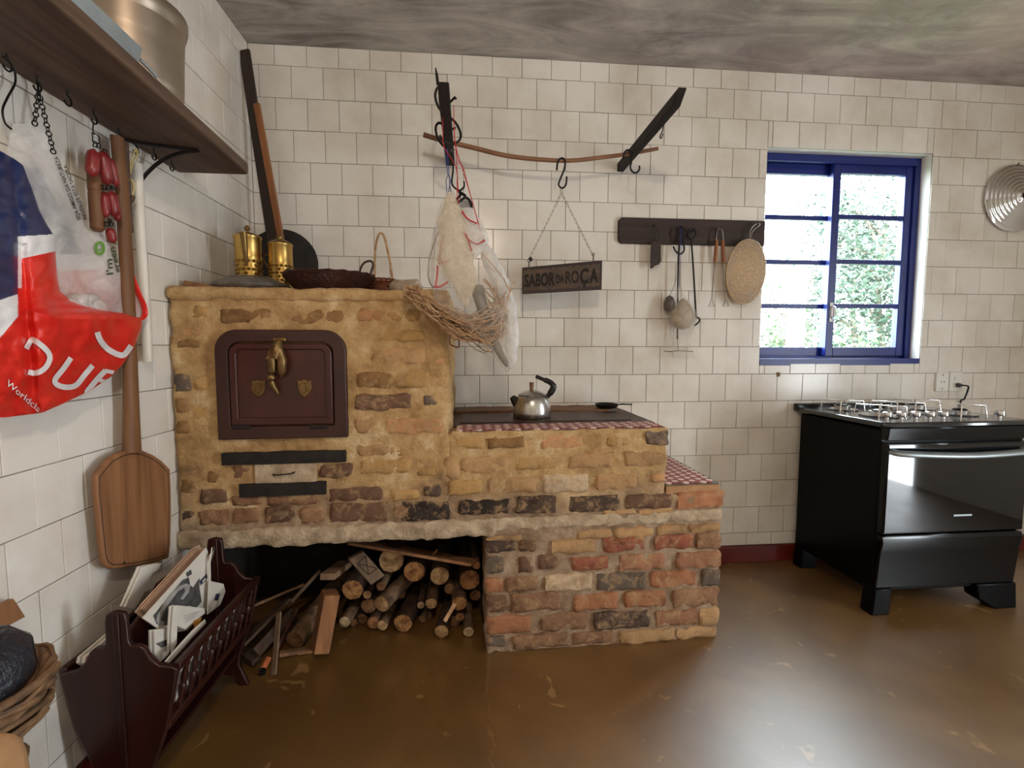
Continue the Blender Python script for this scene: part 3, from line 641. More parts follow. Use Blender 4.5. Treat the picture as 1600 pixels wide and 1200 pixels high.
# iron bars and the ash drawer between them
def bar(name, x0, y0, x1, y1, dd, mat):
    u0, z1 = face(x0, y0); u1, z0 = face(x1, y1); mb = MB(); mb.rbox(u0, u1, -dd, 0.03, z0, z1, 0.03, 0.003, 0.0012, 30, x0); return sp(name, mb, mat, smooth=50)
bar('iron_bar', 348, 707, 542, 721, 0.016, K['iron_dull']); bar('iron_bar', 375.5, 755, 511.5, 771, 0.016, K['iron_dull'])
dr = bar('ash_drawer', 399, 723, 496.5, 753, 0.010, K['concrete'])
mb = MB(); a = bz(430, 740, -.012); b = bz(462, 737, -.012); mb.tube(spline([a + Vector((0, .004, 0)), a + Vector((.004, -.012, .001)), (a + b) / 2 + Vector((0, -.016, 0)), b + Vector((-.004, -.012, 0)), b + Vector((0, .004, 0.002))], 5), 0.0028, 6); sp('wire_handle', mb, K['iron'], dr, smooth=50)
# hearth top: mosaic edge, iron plate, dark clay border
mb = MB(); mb.rbox(0.985, 1.865, 0.14, DB + 0.02, 0.888, 0.905, 0.03, 0.004, 0.0015, 20, 9); sp('hot_plate', mb, K['hot_plate'], smooth=50)
mb = MB(); mb.rbox(0.99, 1.78, 0.50, DB + 0.03, 0.900, 0.918, 0.02, 0.006, 0.004, 20, 12); sp('back_ledge', mb, K['peel_shaft'], smooth=60)
mb = MB(); mb.box(1.02, 1.78, 0.20, 0.48, 0.905, 0.909); sp('stove_lid_panel', mb, K['hot_plate'], bevel=0.002)
mb = MB(); mb.box(1.006, 1.856, 0.012, 0.15, 0.890, 0.9035); sp('mosaic_bed', mb, K['grout'])
def mosaic(u0, u1, d0, d1, z, s_=0.0255):
    A, B = MB(), MB(); dx = s_; dy = s_ * 0.866; j = 0; y = d0 + s_ * .5
    while y < d1 - s_ * .45:
        i = 0; x = u0 + s_ * .5 + (s_ / 2 if j % 2 else 0)
        while x < u1 - s_ * .45:
            m_ = B if (i + (2 if j % 2 else 0) * 1 + (j // 2) * 0) % 3 == 0 else A
            R_ = s_ / math.sqrt(3) * 0.95
            m_.prism([(x + R_ * math.sin(k * math.pi / 3), y + R_ * math.cos(k * math.pi / 3), z) for k in range(6)], (0, 0, 0.004))
            x += dx; i += 1
        y += dy; j += 1
    sp('red_mosaic', A, K['hex_red'], kind='stuff'); sp('white_mosaic', B, K['hex_white'], kind='stuff')
mosaic(1.008, 1.856, 0.012, 0.15, 0.9035)
# clay lip in front of the mosaic and the stone on the corner
mb = MB(); mb.rbox(0.99, 1.862, -0.002, 0.016, 0.872, 0.904, 0.014, 0.007, 0.006, 22, 21, skip='y+'); sp('clay_lip', mb, K['masonry'], smooth=60)
# step at the right-hand end
mb = MB(); mb.rbox(1.864, 2.098, 0.006, DB, 0.628, 0.660, 0.03, 0.003, 0.001, 20, 31); sp('step_slab', mb, K['kraft'], smooth=50)
mb = MB(); mb.box(1.866, 2.096, 0.010, DB - 0.01, 0.660, 0.664); sp('mosaic_bed', mb, K['grout'])
mosaic(1.868, 2.094, 0.012, DB - 0.012, 0.664)
# ---------------------------------------------------------------- black gas range
gs = thing('gas_range', 'black five-burner gas range with glass oven door under the window', 'stove', (3.26, -0.31, 0))
GX0, GX1, GYF, GYB = 2.905, 3.622, -0.565, -0.045
mb = MB(); mb.box(GX0, GX1, GYF, GYB, 0.105, 0.862); part('body', mb, K['side_black'], gs, bevel=0.006)
mb = MB(); mb.box(GX0 + 0.015, GX0 + 0.14, GYB - 0.19, GYB - 0.185, 0.13, 0.16); 
mb = MB()      # cooktop with raised rim
mb.prism([(GX0 - 0.018, GYB + 0.012, 0.872), (GX1 + 0.018, GYB + 0.012, 0.872), (GX1 + 0.018, GYF - 0.03, 0.872), (GX0 + 0.02, GYF - 0.045, 0.872), (GX0 - 0.018, GYF - 0.02, 0.872)], (0, 0, 0.026)); part('cooktop', mb, K['cooktop'], gs, bevel=0.008)
mb = MB(); mb.box(GX0 - 0.022, GX1 + 0.02, GYB - 0.004, GYB + 0.034, 0.875, 0.918); part('rear_trim', mb, K['bakelite'], gs, bevel=0.006)
# sloped front fascia, oven door, warming drawer
def xprism(mb, prof, x0, x1): return mb.prism([(x0, y, z) for y, z in prof], (x1 - x0, 0, 0))
mb = MB(); xprism(mb, [(GYF + 0.01, 0.815), (GYF - 0.032, 0.815), (GYF - 0.040, 0.873), (GYF + 0.01, 0.873)], GX0 + 0.004, GX1 - 0.004); part('front_fascia', mb, K['enamel_black'], gs, bevel=0.003)
mb = MB(); mb.box(GX0 + 0.006, GX1 - 0.006, GYF - 0.030, GYF + 0.005, 0.385, 0.803); dr = part('oven_door', mb, K['enamel_black'], gs, bevel=0.005)
mb = MB(); mb.box(GX0 + 0.012, GX1 - 0.012, GYF - 0.034, GYF - 0.029, 0.393, 0.797); part('door_glass', mb, K['glass_black'], dr, bevel=0.002)
pts = spline([(GX0 + 0.035, GYF - 0.028, 0.765), (GX0 + 0.045, GYF - 0.062, 0.763), (GX0 + 0.20, GYF - 0.078, 0.757), ((GX0 + GX1) / 2, GYF - 0.083, 0.754), (GX1 - 0.20, GYF - 0.078, 0.757), (GX1 - 0.045, GYF - 0.062, 0.763), (GX1 - 0.035, GYF - 0.028, 0.765)], 6)
mb = MB(); mb.tube(pts, 0.022, 12, flat=0.6); part('handle', mb, K['zinc'], dr, smooth=50, label='brushed metal handle bar')
mb = MB(); mb.box(3.255, 3.345, GYF - 0.0352, GYF - 0.034, 0.462, 0.470); part('silver_label', mb, K['zinc'], dr)
mb = MB(); xprism(mb, [(GYF + 0.01, 0.345), (GYF - 0.030, 0.372), (GYF - 0.030, 0.380), (GYF + 0.01, 0.380)], GX0 + 0.02, GX1 - 0.02); part('door_sill', mb, K['enamel_black'], gs, bevel=0.002)
mb = MB(); xprism(mb, [(GYF + 0.01, 0.125), (GYF - 0.012, 0.125), (GYF - 0.026, 0.30), (GYF - 0.036, 0.345), (GYF - 0.030, 0.378), (GYF + 0.01, 0.378)], GX0 + 0.006, GX1 - 0.006); part('warming_drawer', mb, K['enamel_black'], gs, bevel=0.004)
def foot(pf, y0, y1): 
    mb = MB(); mb.prism([(x, y0, z) for x, z in pf], (0, y1 - y0, 0)); part('foot', mb, K['side_black'], gs, bevel=0.006)
for y0, y1 in ((GYF - 0.02, GYF + 0.05), (GYB - 0.07, GYB)):
    foot([(GX0 - 0.012, 0), (GX0 + 0.075, 0), (GX0 + 0.085, 0.125), (GX0, 0.125)], y0, y1)
    foot([(GX1 + 0.012, 0), (GX1 - 0.10, 0), (GX1 - 0.19, 0.055), (GX1 - 0.205, 0.125), (GX1, 0.125)], y0, y1)
for px in (1386, 1408.5, 1431, 1453, 1474, 1562):
    c = at(px, 650, 'y', -0.535); c.z = 0.898
    mb = MB(); mb.lathe([(0.008, 0), (0.008, 0.012), (0.019, 0.014), (0.021, 0.018), (0.019, 0.036), (0.015, 0.039), (0, 0.039)], c, 20); part('knob', mb, K['chrome'], gs, smooth=40)
def burner(x, y, r, big=False):
    z = 0.898; mb = MB(); mb.lathe([(r * 2.0, 0), (r * 2.05, 0.006), (r * 1.6, 0.008), (r * 1.2, 0.002), (0, 0.002)], (x, y, z), 28); part('drip_bowl', mb, K['chrome'], gs, smooth=50)
    mb = MB(); mb.lathe([(r, 0), (r, 0.014), (r * 1.08, 0.016), (r * 1.08, 0.021), (0, 0.021)], (x, y, z + 0.002), 24); b = part('burner', mb, K['aluminium'], gs, smooth=40)
    mb = MB(); mb.lathe([(r * 0.8, 0), (r * 0.82, 0.006), (r * 0.6, 0.010), (0, 0.011)], (x, y, z + 0.023), 24); part('burner_cap', mb, K['enamel_black'] if not big else K['chrome'], b, smooth=40)
    # wire trivet
    w_ = r + 0.062; mb = MB()
    for a in (math.pi / 4, -math.pi / 4):
        d = Vector((math.cos(a), math.sin(a), 0)); c = Vector((x, y, z)); zz = Vector((0, 0, 0.052))
        mb.tube([c - d * w_, c - d * w_ * .93 + zz, c + d * w_ * .93 + zz, c + d * w_], 0.0035, 6)
    part('trivet', mb, K['chrome'], gs, smooth=60)
for x, y, r, b_ in ((3.05, -0.165, .035, 0), (3.05, -0.40, .042, 0), (3.262, -0.275, .052, 1), (3.475, -0.165, .042, 0), (3.475, -0.40, .035, 0)): burner(x, y, r, b_)
mb = MB(); mb.lathe([(0.075, 0), (0.08, 0.004), (0.06, 0.012), (0.06, 0.03), (0.052, 0.03), (0.05, 0.004), (0, 0.004)], (3.262, -0.275, 0.899), 28); part('burner_ring', mb, K['chrome'], gs, smooth=40)
# sockets on the wall above the range
def plate(px0, px1, py0, py1, label, kind):
    a = at(px0, py0, 'y', 0); b = at(px1, py1, 'y', 0); x0, x1, z0, z1 = a.x, b.x, b.z, a.z; xm, zm = (x0 + x1) / 2, (z0 + z1) / 2
    t = thing('wall_socket' if kind else 'blank_plate', label, 'socket', (xm, 0, z0))
    mb = MB(); mb.box(x0, x1, -0.012, 0.001, z0, z1); part('plate', mb, K['white_plastic'], t, bevel=0.003)
    if kind:
        mb = MB(); mb.box(xm - 0.014, xm + 0.014, -0.016, -0.012, zm + 0.010, zm + 0.032); part('switch', mb, K['white_plastic'], t, bevel=0.002)
        mb = MB(); mb.lathe([(0.016, 0), (0.018, 0.004), (0.0, 0.004)], (xm, -0.012, zm - 0.02), 16, (0, -1, 0)); part('outlet', mb, K['white_plastic'], t, smooth=40)
    else:
        mb = MB()
        for dz in (-0.04, 0.04): mb.lathe([(0.004, 0), (0.003, 0.0015), (0, 0.0015)], (xm, -0.012, zm + dz), 8, (0, -1, 0))
        mb.box(xm - 0.012, xm - 0.007, -0.0128, -0.0118, zm - 0.004, zm + 0.004).box(xm + 0.007, xm + 0.012, -0.0128, -0.0118, zm - 0.004, zm + 0.004); part('screw', mb, K['grey_plastic'], t)
    return xm, zm
plate(1461, 1478.5, 582, 611, 'blank white wall plate left of the socket with the plug', 0)
xm, zm = plate(1482, 1499, 581, 611, 'white wall socket with a switch and a plugged-in cable', 1)
t = thing('power_cable', 'dark power cable plugged into the white wall socket', 'cable', (xm, -0.02, 0.9))
mb = MB(); mb.lathe([(0.012, 0), (0.013, 0.012), (0.008, 0.024), (0.005, 0.026)], (xm + 0.002, -0.016, zm - 0.02), 12, (0.3, -1, 0)); part('plug', mb, K['grey_plastic'], t, smooth=40)
mb = MB(); mb.tube(spline([(xm + 0.008, -0.04, zm - 0.02), (xm + 0.035, -0.05, zm - 0.024), (xm + 0.044, -0.042, zm - 0.05), (xm + 0.04, -0.03, zm - 0.10), (xm + 0.04, -0.005, 0.88), (xm + 0.04, -0.004, 0.5)], 6), 0.0045, 6); part('cord', mb, K['bakelite'], t, smooth=60)
# a small rough hole in the tile left of the sockets
c = at(1216, 585, 'y', -0.002); mb = MB(); mb.rbox(c.x - .012, c.x + .012, -0.003, 0.001, c.z - .014, c.z + .012, .005, .003, .004, 60, 3); tag(part('wall_plug', mb, K['vine'], origin=c), 'small brown plug in the tile below the window', 'wall plug')
# ---------------------------------------------------------------- polished lid hanging at the right edge
c = at(1600, 306, 'y', -0.06)
t = thing('metal_lid', 'round polished metal lid with concentric rings on the right-hand wall', 'lid', (c.x, -0.03, c.z))
R = 0.182; prof = [(R + 0.004, 0.0), (R + 0.004, 0.006), (R - 0.006, 0.010)]
for k in range(7): rr = R * (0.93 - k * 0.11); prof += [(rr, 0.012 + k * 0.006), (rr - 0.004, 0.0105 + k * 0.006), (rr - 0.008, 0.0135 + k * 0.006)]
prof += [(0.03, 0.058), (0, 0.06)]
mb = MB(); mb.lathe(prof, (c.x, -0.012, c.z), 56, (0, -1, 0)); part('dome', mb, K['chrome'], t, smooth=60)
mb = MB(); mb.lathe([(0.022, 0), (0.024, 0.012), (0.012, 0.02), (0, 0.02)], (c.x, -0.07, c.z), 16, (0, -1, 0)); part('knob', mb, K['bakelite'], t, smooth=40)
mb = MB(); mb.tube([(c.x, 0.003, c.z + R), (c.x, -0.02, c.z + R + 0.004), (c.x, -0.024, c.z + R + 0.014)], 0.003, 6); part('hook', mb, K['iron'], t)
# ---------------------------------------------------------------- things on the stove
ZT = 1.442
# kettle
kc = at(831, 652, 'z', 0.909); ks = scale_at(kc); kz = 0.909
t = thing('kettle', 'dented aluminium kettle with black handle on the hearth', 'kettle', (kc.x, kc.y, kz))
r = 29.5 * ks
mb = MB(); mb.lathe([(r * .95, 0), (r, r * .05), (r * 1.0, r * .30), (r * .985, r * .55), (r * .95, r * .78), (r * .88, r * .98), (r * .78, r * 1.12), (r * .68, r * 1.2), (0, r * 1.2)], kc.to_tuple()[:2] + (kz,), 40); part('body', mb, K['aluminium'], t, smooth=50)
mb = MB(); mb.lathe([(r * .72, 0), (r * .73, r * .03), (r * .6, r * .13), (r * .3, r * .25), (0.0, r * .30)], (kc.x, kc.y, kz + r * 1.18), 32); lid = part('lid', mb, K['aluminium'], t, smooth=50)
mb = MB(); mb.lathe([(r * .11, 0), (r * .10, r * .10), (r * .12, r * .40), (r * .08, r * .42), (0, r * .42)], (kc.x - r * .02, kc.y, kz + r * 1.44), 14); part('lid_knob', mb, K['peel_shaft'], lid, smooth=40, label='brown wooden knob')
mb = MB(); mb.tube([(kc.x - r * .74, kc.y - .005, kz + r * .74), (kc.x - r * .92, kc.y - .01, kz + r * .92), (kc.x - r * 1.06, kc.y - .012, kz + r * 1.10)], [r * .30, r * .22, r * .15], 14); part('spout', mb, K['iron_dull'], t, smooth=50)
mb = MB(); hb = lambda px, py: at(px, py, 'y', kc.y)
mb.tube(spline([hb(855, 620), hb(862, 611), hb(864.5, 603), hb(859, 597), hb(848, 592.5), hb(837, 588)], 6), [0.014] * 4 + [0.0185] * 10 + [0.0155] * 9 + [0.011] * 7 + [0.006], 12, flat=0.8); part('handle', mb, K['bakelite'], t, smooth=60)
mb = MB(); mb.beam(hb(851, 625), hb(857, 616), 0.02, 0.014, (0, 1, 0)); part('handle_bracket', mb, K['steel_wire'], t, bevel=0.002)
# skillet
c = at(948, 639, 'y', -0.14); c.z = 0.909; t = thing('skillet', 'small black skillet at the back of the hearth', 'pan', c)
mb = MB(); mb.lathe([(0.045, 0), (0.05, 0.002), (0.062, 0.020), (0.060, 0.020), (0.048, 0.005), (0, 0.005)], (c.x, c.y, 0.919), 30); part('pan', mb, K['iron'], t, smooth=40)
mb = MB(); mb.tube([(c.x + .055, c.y - .004, 0.935), (c.x + .08, c.y - .006, .938), (c.x + .13, c.y - .01, .936)], [0.004, 0.007, 0.006], 8, flat=.6); part('handle', mb, K['bakelite'], t, smooth=40)
# dark flat pan under the brass vessels
YD = -0.53
a = at(331, 440, 'y', YD); b = at(452, 440, 'y', YD); cx = (a.x + b.x) / 2; rr = (b.x - a.x) / 2
zt = at(390, 432, 'y', YD).z
t = thing('shallow_pan', 'dark shallow metal dish on the oven top under the brass jug', 'dish', (cx, YD, ZT))
mb = MB(); mb.lathe([(rr * .80, 0), (rr * .92, 0.006), (rr * .99, 0.020), (rr, 0.028), (rr * .93, 0.036), (rr * .55, zt - ZT - 0.004), (0, zt - ZT)], (cx, YD, ZT), 40, sy=0.82); part('dish', mb, K['horn'], t, smooth=60)
# brass jug and canister with plaited relief
def vessel(name, label, x0, x1, ytop, ybot, Y, cat, taper, zbase):
    p0 = at(x0, ytop, 'y', Y); p1 = at(x1, ytop, 'y', Y); cx = (p0.x + p1.x) / 2; r = (p1.x - p0.x) / 2; z1 = p0.z; z0 = zbase
    t = thing(name, label, cat, (cx, Y, z0)); h = z1 - z0
    mb = MB(); mb.lathe([(r * taper, 0), (r * taper, .004), (r * (taper + (1 - taper) * .62), h * .62), (r * (taper + .012 + (1 - taper) * .64), h * .64), (r * (taper + (1 - taper) * .66), h * .66), (r * .99, h * .96), (r * 1.04, h * .975), (r * 1.04, h), (r * .9, h)], (cx, Y, z0), 40); part('body', mb, K['brass'], t, smooth=50)
    mb = MB()
    for row in range(6):                          # plaited diamonds in relief
        for k in range(16):
            an = -math.pi / 2 + (k - 7.5 + (.5 if row % 2 else 0)) * 2 * math.pi / 16; zz = z0 + h * (.22 + row * .07); rad = r * (taper + (1 - taper) * (zz - z0) / h) + .0012
            if row % 2 == 0 and k % 2: continue
            u = Vector((-math.sin(an), math.cos(an), 0)); c = Vector((cx + math.cos(an) * rad, Y + math.sin(an) * rad, zz)); nn = Vector((math.cos(an), math.sin(an), 0)); s_ = r * .19
            mb.add([c - u * s_, c - Vector((0, 0, s_ * .75)), c + u * s_, c + Vector((0, 0, s_ * .75)), c + nn * .004], [(0, 1, 4), (1, 2, 4), (2, 3, 4), (3, 0, 4)])
    part('plaited_relief', mb, K['brass'], t)
    return t, cx, r, z1, z0
zdish = ZT + 0.03
t, cx, r, z1, z0 = vessel('brass_jug', 'tall brass jug with plaited relief and long spout', 366, 407.5, 370, 432, -0.45, 'jug', .86, ZT)
mb = MB(); mb.lathe([(r * 1.03, 0), (r * .9, .006), (r * .4, .016), (r * .12, .02), (r * .1, .026), (r * .22, .031), (r * .22, .038), (r * .1, .046), (0, .048)], (cx, -0.45, z1), 28); part('lid', mb, K['brass_worn'], t, smooth=50)
mb = MB(); mb.tube([(cx + r * .25, -0.45 - r * .86, z1 - (z1 - z0) * .52), (cx + r * .28, -0.45 - r * 1.12, z1 - (z1 - z0) * .3), (cx + r * .32, -0.45 - r * 1.42, z1 + .004)], [r * .10, r * .2, r * .26], 12, cap=False); part('spout', mb, K['brass_worn'], t, smooth=60)
mb = MB(); mb.tube(spline([(cx - r * .3, -0.45 + r * .9, z1 - .02), (cx - r * .4, -0.45 + r * 1.7, z1 - .03), (cx - r * .35, -0.45 + r * 1.6, z1 - .09), (cx - r * .3, -0.45 + r * .9, z1 - .12)], 5), 0.005, 8); part('handle', mb, K['brass_worn'], t, smooth=60)
t, cx, r, z1, z0 = vessel('brass_canister', 'shorter brass canister with plaited relief and domed lid', 419.5, 456, 382, 440, -0.43, 'canister', .97, ZT)
mb = MB(); mb.lathe([(r * 1.02, 0), (r * .95, .006), (r * .5, .018), (r * .3, .021), (r * .28, .03), (r * .32, .034), (r * .2, .04), (0, .041)], (cx, -0.43, z1), 28); part('lid', mb, K['brass_worn'], t, smooth=50)
hp = lambda px, py: at(px, py, 'y', -0.43)
mb = MB(); mb.tube([hp(420, 398.5), hp(407, 399), hp(409, 402), hp(420, 420)], 0.0035, 8); part('handle', mb, K['brass_worn'], t, smooth=60)
# round iron griddle on a long handle, leaning in the corner
gc = at(441, 432, 'y', -0.09)
t = thing('iron_paddle', 'black round iron paddle with long dark handle leaning in the corner', 'paddle', (gc.x, -0.10, ZT))
R_ = 57 * scale_at(gc); tip = Vector((0.017, -0.075, at(370, 78, 'y', -0.075).z)); base = Vector((gc.x - .01, -0.12, ZT + R_ * 1.0))
mb = MB(); mb.lathe([(R_, -0.003), (R_, 0.003), (R_ * .97, 0.005), (0, 0.005)], (gc.x, -0.11, ZT + R_ + .002), 44, (0, -1, 0.12)); part('disc', mb, K['iron_dull'], t, smooth=40)
h0 = at(424, 360, 'y', -0.115); 
mb = MB(); mb.beam(h0 + (h0 - tip).normalized() * 0.12, tip, 0.052, 0.016, (0.2, 1, 0)); part('handle', mb, K['black_wood'], t, bevel=0.003)
hd = (tip - h0).normalized()
t = thing('wooden_peel', 'thin reddish wooden stick leaning beside the black paddle handle', 'stick', (0.24, -0.13, ZT))
mb = MB(); q0 = at(441, 384, 'y', -0.14); q1 = at(401, 162, 'y', -0.115); q0 = q0 + (q0 - q1).normalized() * ((q0.z - ZT) / (q1 - q0).normalized().z); mb.beam(q0, q1, 0.030, 0.016, (0.2, 1, 0)); part('shaft', mb, K['orange_wood'], t, bevel=0.004)
# dark woven tray with two loop handles
YT = -0.56; a = at(445, 430, 'y', YT); b = at(585, 436, 'y', YT); cx = (a.x + b.x) / 2; rr = (b.x - a.x) / 2
t = thing('woven_tray', 'dark woven wicker tray with loop handles on the oven top', 'tray', (cx, YT, ZT))
zr = a.z - 0.004 - ZT
mb = MB(); mb.lathe([(0, 0.004), (rr * .66, 0.004), (rr * .97, zr - .004), (rr * 1.0, zr - .004), (rr * .70, 0.0), (0, 0)], (cx, YT, ZT), 48, sy=.8); part('weave_base', mb, K['wicker_dark'], t, smooth=40)
mb = MB(); nst = 84                                # plaited strands over the flaring side
for k in range(nst):
    for sgn in (1, -1):
        pts = []
        for j in range(7):
            f_ = j / 6; an = 2 * math.pi * k / nst + sgn * f_ * .22; rad = rr * (.69 + .30 * f_) + .003 + .0014 * math.cos(math.pi * (j + k + (sgn > 0))); pts.append((cx + math.cos(an) * rad, YT + math.sin(an) * rad * .8, ZT + .003 + (zr - .004) * f_))
        mb.tube(pts, 0.0024, 4, cap=False)
part('side_weave', mb, K['wicker_dark'], t, smooth=60, kind='stuff')
mb = MB()
for s_ in range(3): mb.tube([(cx + math.cos(2 * math.pi * k / 60) * (rr - .002), YT + math.sin(2 * math.pi * k / 60) * (rr - .002) * .8, ZT + zr - .004 + s_ * .005 + .002 * math.sin(k * 2.1 + s_ * 2)) for k in range(60)], 0.0042, 6, closed=True)
part('rim', mb, K['wicker_dark'], t, smooth=60)
for P_ in ([(562, 428), (564, 418), (570, 410), (579, 408), (583, 413), (581, 422), (578, 430)], [(449, 430), (446, 424), (450, 421), (456, 423), (459, 430)]):
    mb = MB(); pts = spline([at(x, y, 'y', YT) for x, y in P_], 5); mb.tube(pts, 0.0045, 7); part('loop_handle', mb, K['wicker_dark'], t, smooth=60)
# small basket with a tall hoop handle behind the tray
YB = -0.46; a = at(572, 440, 'y', YB); b = at(618, 440, 'y', YB); cx = (a.x + b.x) / 2; rr = (b.x - a.x) / 2
t = thing('hoop_basket', 'small reddish basket with tall hoop handle behind the woven tray', 'basket', (cx, YB, ZT))
zz = at(600, 437, 'y', YB).z - ZT; mb = MB()
for k in range(8):
    mb.tube([(cx + math.cos(2 * math.pi * q / 36) * rr * (.82 + .18 * k / 7), YB + math.sin(2 * math.pi * q / 36) * rr * .8 * (.82 + .18 * k / 7), ZT + .006 + (zz - .008) * k / 7 + .0015 * math.sin(q * 3 + k * 3.14)) for q in range(36)], 0.0046, 6, closed=True)
part('woven_wall', mb, K['wicker_red'], t, smooth=60)
mb = MB(); mb.lathe([(rr * .8, 0), (rr * .8, .005), (0, .005)], (cx, YB, ZT), 30, sy=.8); part('bottom', mb, K['wicker_red'], t)
mb = MB(); mb.tube(spline([at(x, y, 'y', YB) for x, y in [(585, 442), (585.5, 412), (587, 386), (591, 369), (595, 364), (600, 369), (605, 387), (610, 412), (614, 442)]], 5), 0.005, 7); part('hoop_handle', mb, K['twig'], t, smooth=60)
# grey stone lump and a scrap of wood at the oven's left corner
c = at(303, 447, 'y', -0.66); mb = MB(); mb.obox((c.x + .005, -.6, ZT + .013), (.045, .006, -.008), (.0, .05, 0), (.002, 0, .010)); tag(part('wood_scrap', mb, K['peel_wood'], origin=(c.x, -.6, ZT), bevel=.003), 'brown wood scrap on the oven top by the left wall', 'wood scrap')
c = at(632, 440, 'y', -0.5); mb = MB(); mb.rbox(c.x - .06, c.x + .07, -.52, -.42, ZT, c.z + .012, .02, .03, .01, 22, 3); tag(part('river_stone', mb, K['gourd'], smooth=60, origin=(c.x, -.47, ZT)), 'grey-brown rounded stone on the oven top beside the twigs', 'stone')
# ---------------------------------------------------------------- firewood in the niche
def cp(x, y): return (380 + x / 4.0, 820 + y / 4.0)
rnd = random.Random(21)
GW = 'firewood stacked in the stove niche'
def log(x, y, r, Y, dx, dz, L, endc, barkc, label, name='firewood_log'):
    px, py = cp(x, y)
    c = at(px, py, 'y', Y); R_ = r / 4.0 * scale_at(c)
    if c.z - R_ < 0.002: c.z = R_ + 0.002
    d = Vector((dx, 1, dz)).normalized(); L = min(L, (-0.15 - Y) / d.y)
    t = thing(name, label, 'log', (c.x, c.y, c.z - R_), GW)
    mb = MB(); n = 7; pts = []; rr = []; wob = rnd.random() * 10
    for i in range(n):
        f_ = i / (n - 1); o = Vector((noise.noise(Vector((f_ * 2, wob, 0))), 0, noise.noise(Vector((f_ * 2, wob, 5))))) * .012 * (f_)
        pts.append(c + d * L * f_ + o); rr.append(R_ * (1 + .08 * noise.noise(Vector((f_ * 5, wob, 3)))))
    mb.tube(pts, rr, 14)
    for v in mb.v: v += Vector(noise.noise_vector(v * 40)) * R_ * .10
    part('bark', mb, K['bark'], t, smooth=50, color=barkc)
    # sawn end, dished and a little out of round
    mb = MB(); q = d.to_track_quat('Z', 'Y'); vs_ = [c - d * .004]; 
    for ring_, k_ in ((.5, 0), (.97, 0)):
        for k in range(14):
            a = 2 * math.pi * k / 14; vs_.append(c - d * (.004 if ring_ < .9 else .001) + q @ Vector((math.cos(a), math.sin(a), 0)) * R_ * ring_ * (1 + .07 * noise.noise(Vector((math.cos(a) * 2, math.sin(a) * 2, wob)))))
    fs = [(0, 1 + k, 1 + (k + 1) % 14) for k in range(14)] + [(1 + k, 15 + k, 15 + (k + 1) % 14, 1 + (k + 1) % 14) for k in range(14)]
    mb.add(vs_, fs)
    me = mb.mesh('cut_end', K['endgrain'], None, (Matrix.Translation(c) @ q.to_matrix().to_4x4()).inverted())
    o = bpy.data.objects.new('cut_end', me); link(o, t); o.matrix_local = Matrix.Translation(c - Vector(t.location)) @ q.to_matrix().to_4x4(); o.color = endc
P1, P2, P3, P4, P5 = S(214, 182, 138), S(196, 150, 100), S(176, 128, 82), S(150, 112, 78), S(226, 206, 170)
B1, B2, B3 = S(110, 86, 66), S(84, 62, 46), S(132, 108, 84)
log(925, 222, 78, -.50, .0, .0, .34, P1, B2, 'thick pale-ended log at the top of the woodpile, just right of the carved board')
log(1070, 292, 66, -.52, .02, .0, .36, P2, B2, 'thick orange-ended log with a split, right of the topmost pale log')
log(1228, 318, 58, -.52, .0, .0, .36, P1, B1, 'yellowish round log under the long plank, third along the top row')
log(1415, 345, 64, -.54, -.03, .0, .36, P3, B2, 'brown log with split cracked end, at the far right of the top row')
log(683, 405, 65, -.53, .05, .02, .36, P2, B2, 'round light-brown log directly beneath the carved board')
log(865, 495, 50, -.58, .42, .06, .40, P1, B3, 'pale-ended log lying askew across the middle of the pile')
log(775, 437, 27, -.50, .0, .0, .34, P1, B2, 'thin stick end between the round log and the askew log')
log(860, 385, 29, -.54, .1, .06, .3, P4, B3, 'grey weathered stick just under the carved board')
log(635, 606, 35, -.53, .10, .02, .34, P5, B3, 'cream-ended log low down, touching the upright timber block')
log(785, 505, 47, -.48, .0, .0, .3, P4, B2, 'dark shaded log behind the askew pale one')
log(690, 617, 26, -.46, .0, .0, .3, P4, B2, 'small shaded stick end low beside the cream-ended log')
log(815, 612, 40, -.50, .02, .0, .3, P3, B1, 'brown log on the floor, left one of a touching pair')
log(870, 628, 33, -.515, .1, .02, .34, P1, B3, 'pale log on the floor, right one of a touching pair')
log(1000, 615, 57, -.52, .12, .02, .34, P2, B2, 'thick pinkish-brown log lying on the floor in the middle')
log(1110, 502, 22, -.50, .0, .02, .32, P5, B2, 'thin bright-ended stick in the middle of the right-hand half')
log(1175, 490, 36, -.53, .0, .06, .34, P1, B1, 'forked pale log below the yellowish round log')
log(1350, 490, 47, -.555, -.02, .06, .36, P2, B1, 'round tan log behind the light wood splinter')
log(1290, 400, 34, -.48, .0, .0, .3, P4, B1, 'shaded log between the forked log and the cracked one')
log(1355, 578, 28, -.54, .0, .02, .32, P3, B2, 'small brown stick end under the round tan log')
log(1240, 672, 44, -.58, .1, .03, .38, P1, B2, 'pale log on the floor below the light wood splinter')
log(1408, 672, 33, -.58, -.02, .05, .38, P5, B3, 'cream-ended slim log on the floor beside the brick pier')
log(1320, 660, 36, -.50, .0, .0, .32, P4, B2, 'dark log on the floor between the two pale ones')
log(1450, 440, 34, -.46, .0, .0, .3, P4, B2, 'dark shaded log against the brick pier')
log(1458, 253, 25, -.56, -.05, .0, .3, P3, B1, 'thin brown stick end at the upper right by the brick pier')
log(1120, 590, 24, -.47, .3, .1, .2, P4, B1, 'crooked grey branch stub on the right of the thick floor log')
log(325, 745, 60, -.60, .25, .18, .42, P4, B3, 'weathered split log at the left leaning into the niche')
log(1150, 650, 30, -.44, .0, .0, .26, P4, B2, 'shaded log end deep in the pile behind the crooked branch')
log(980, 430, 36, -.42, .0, .0, .22, P4, B2, 'shaded log deep in the pile above the askew one')
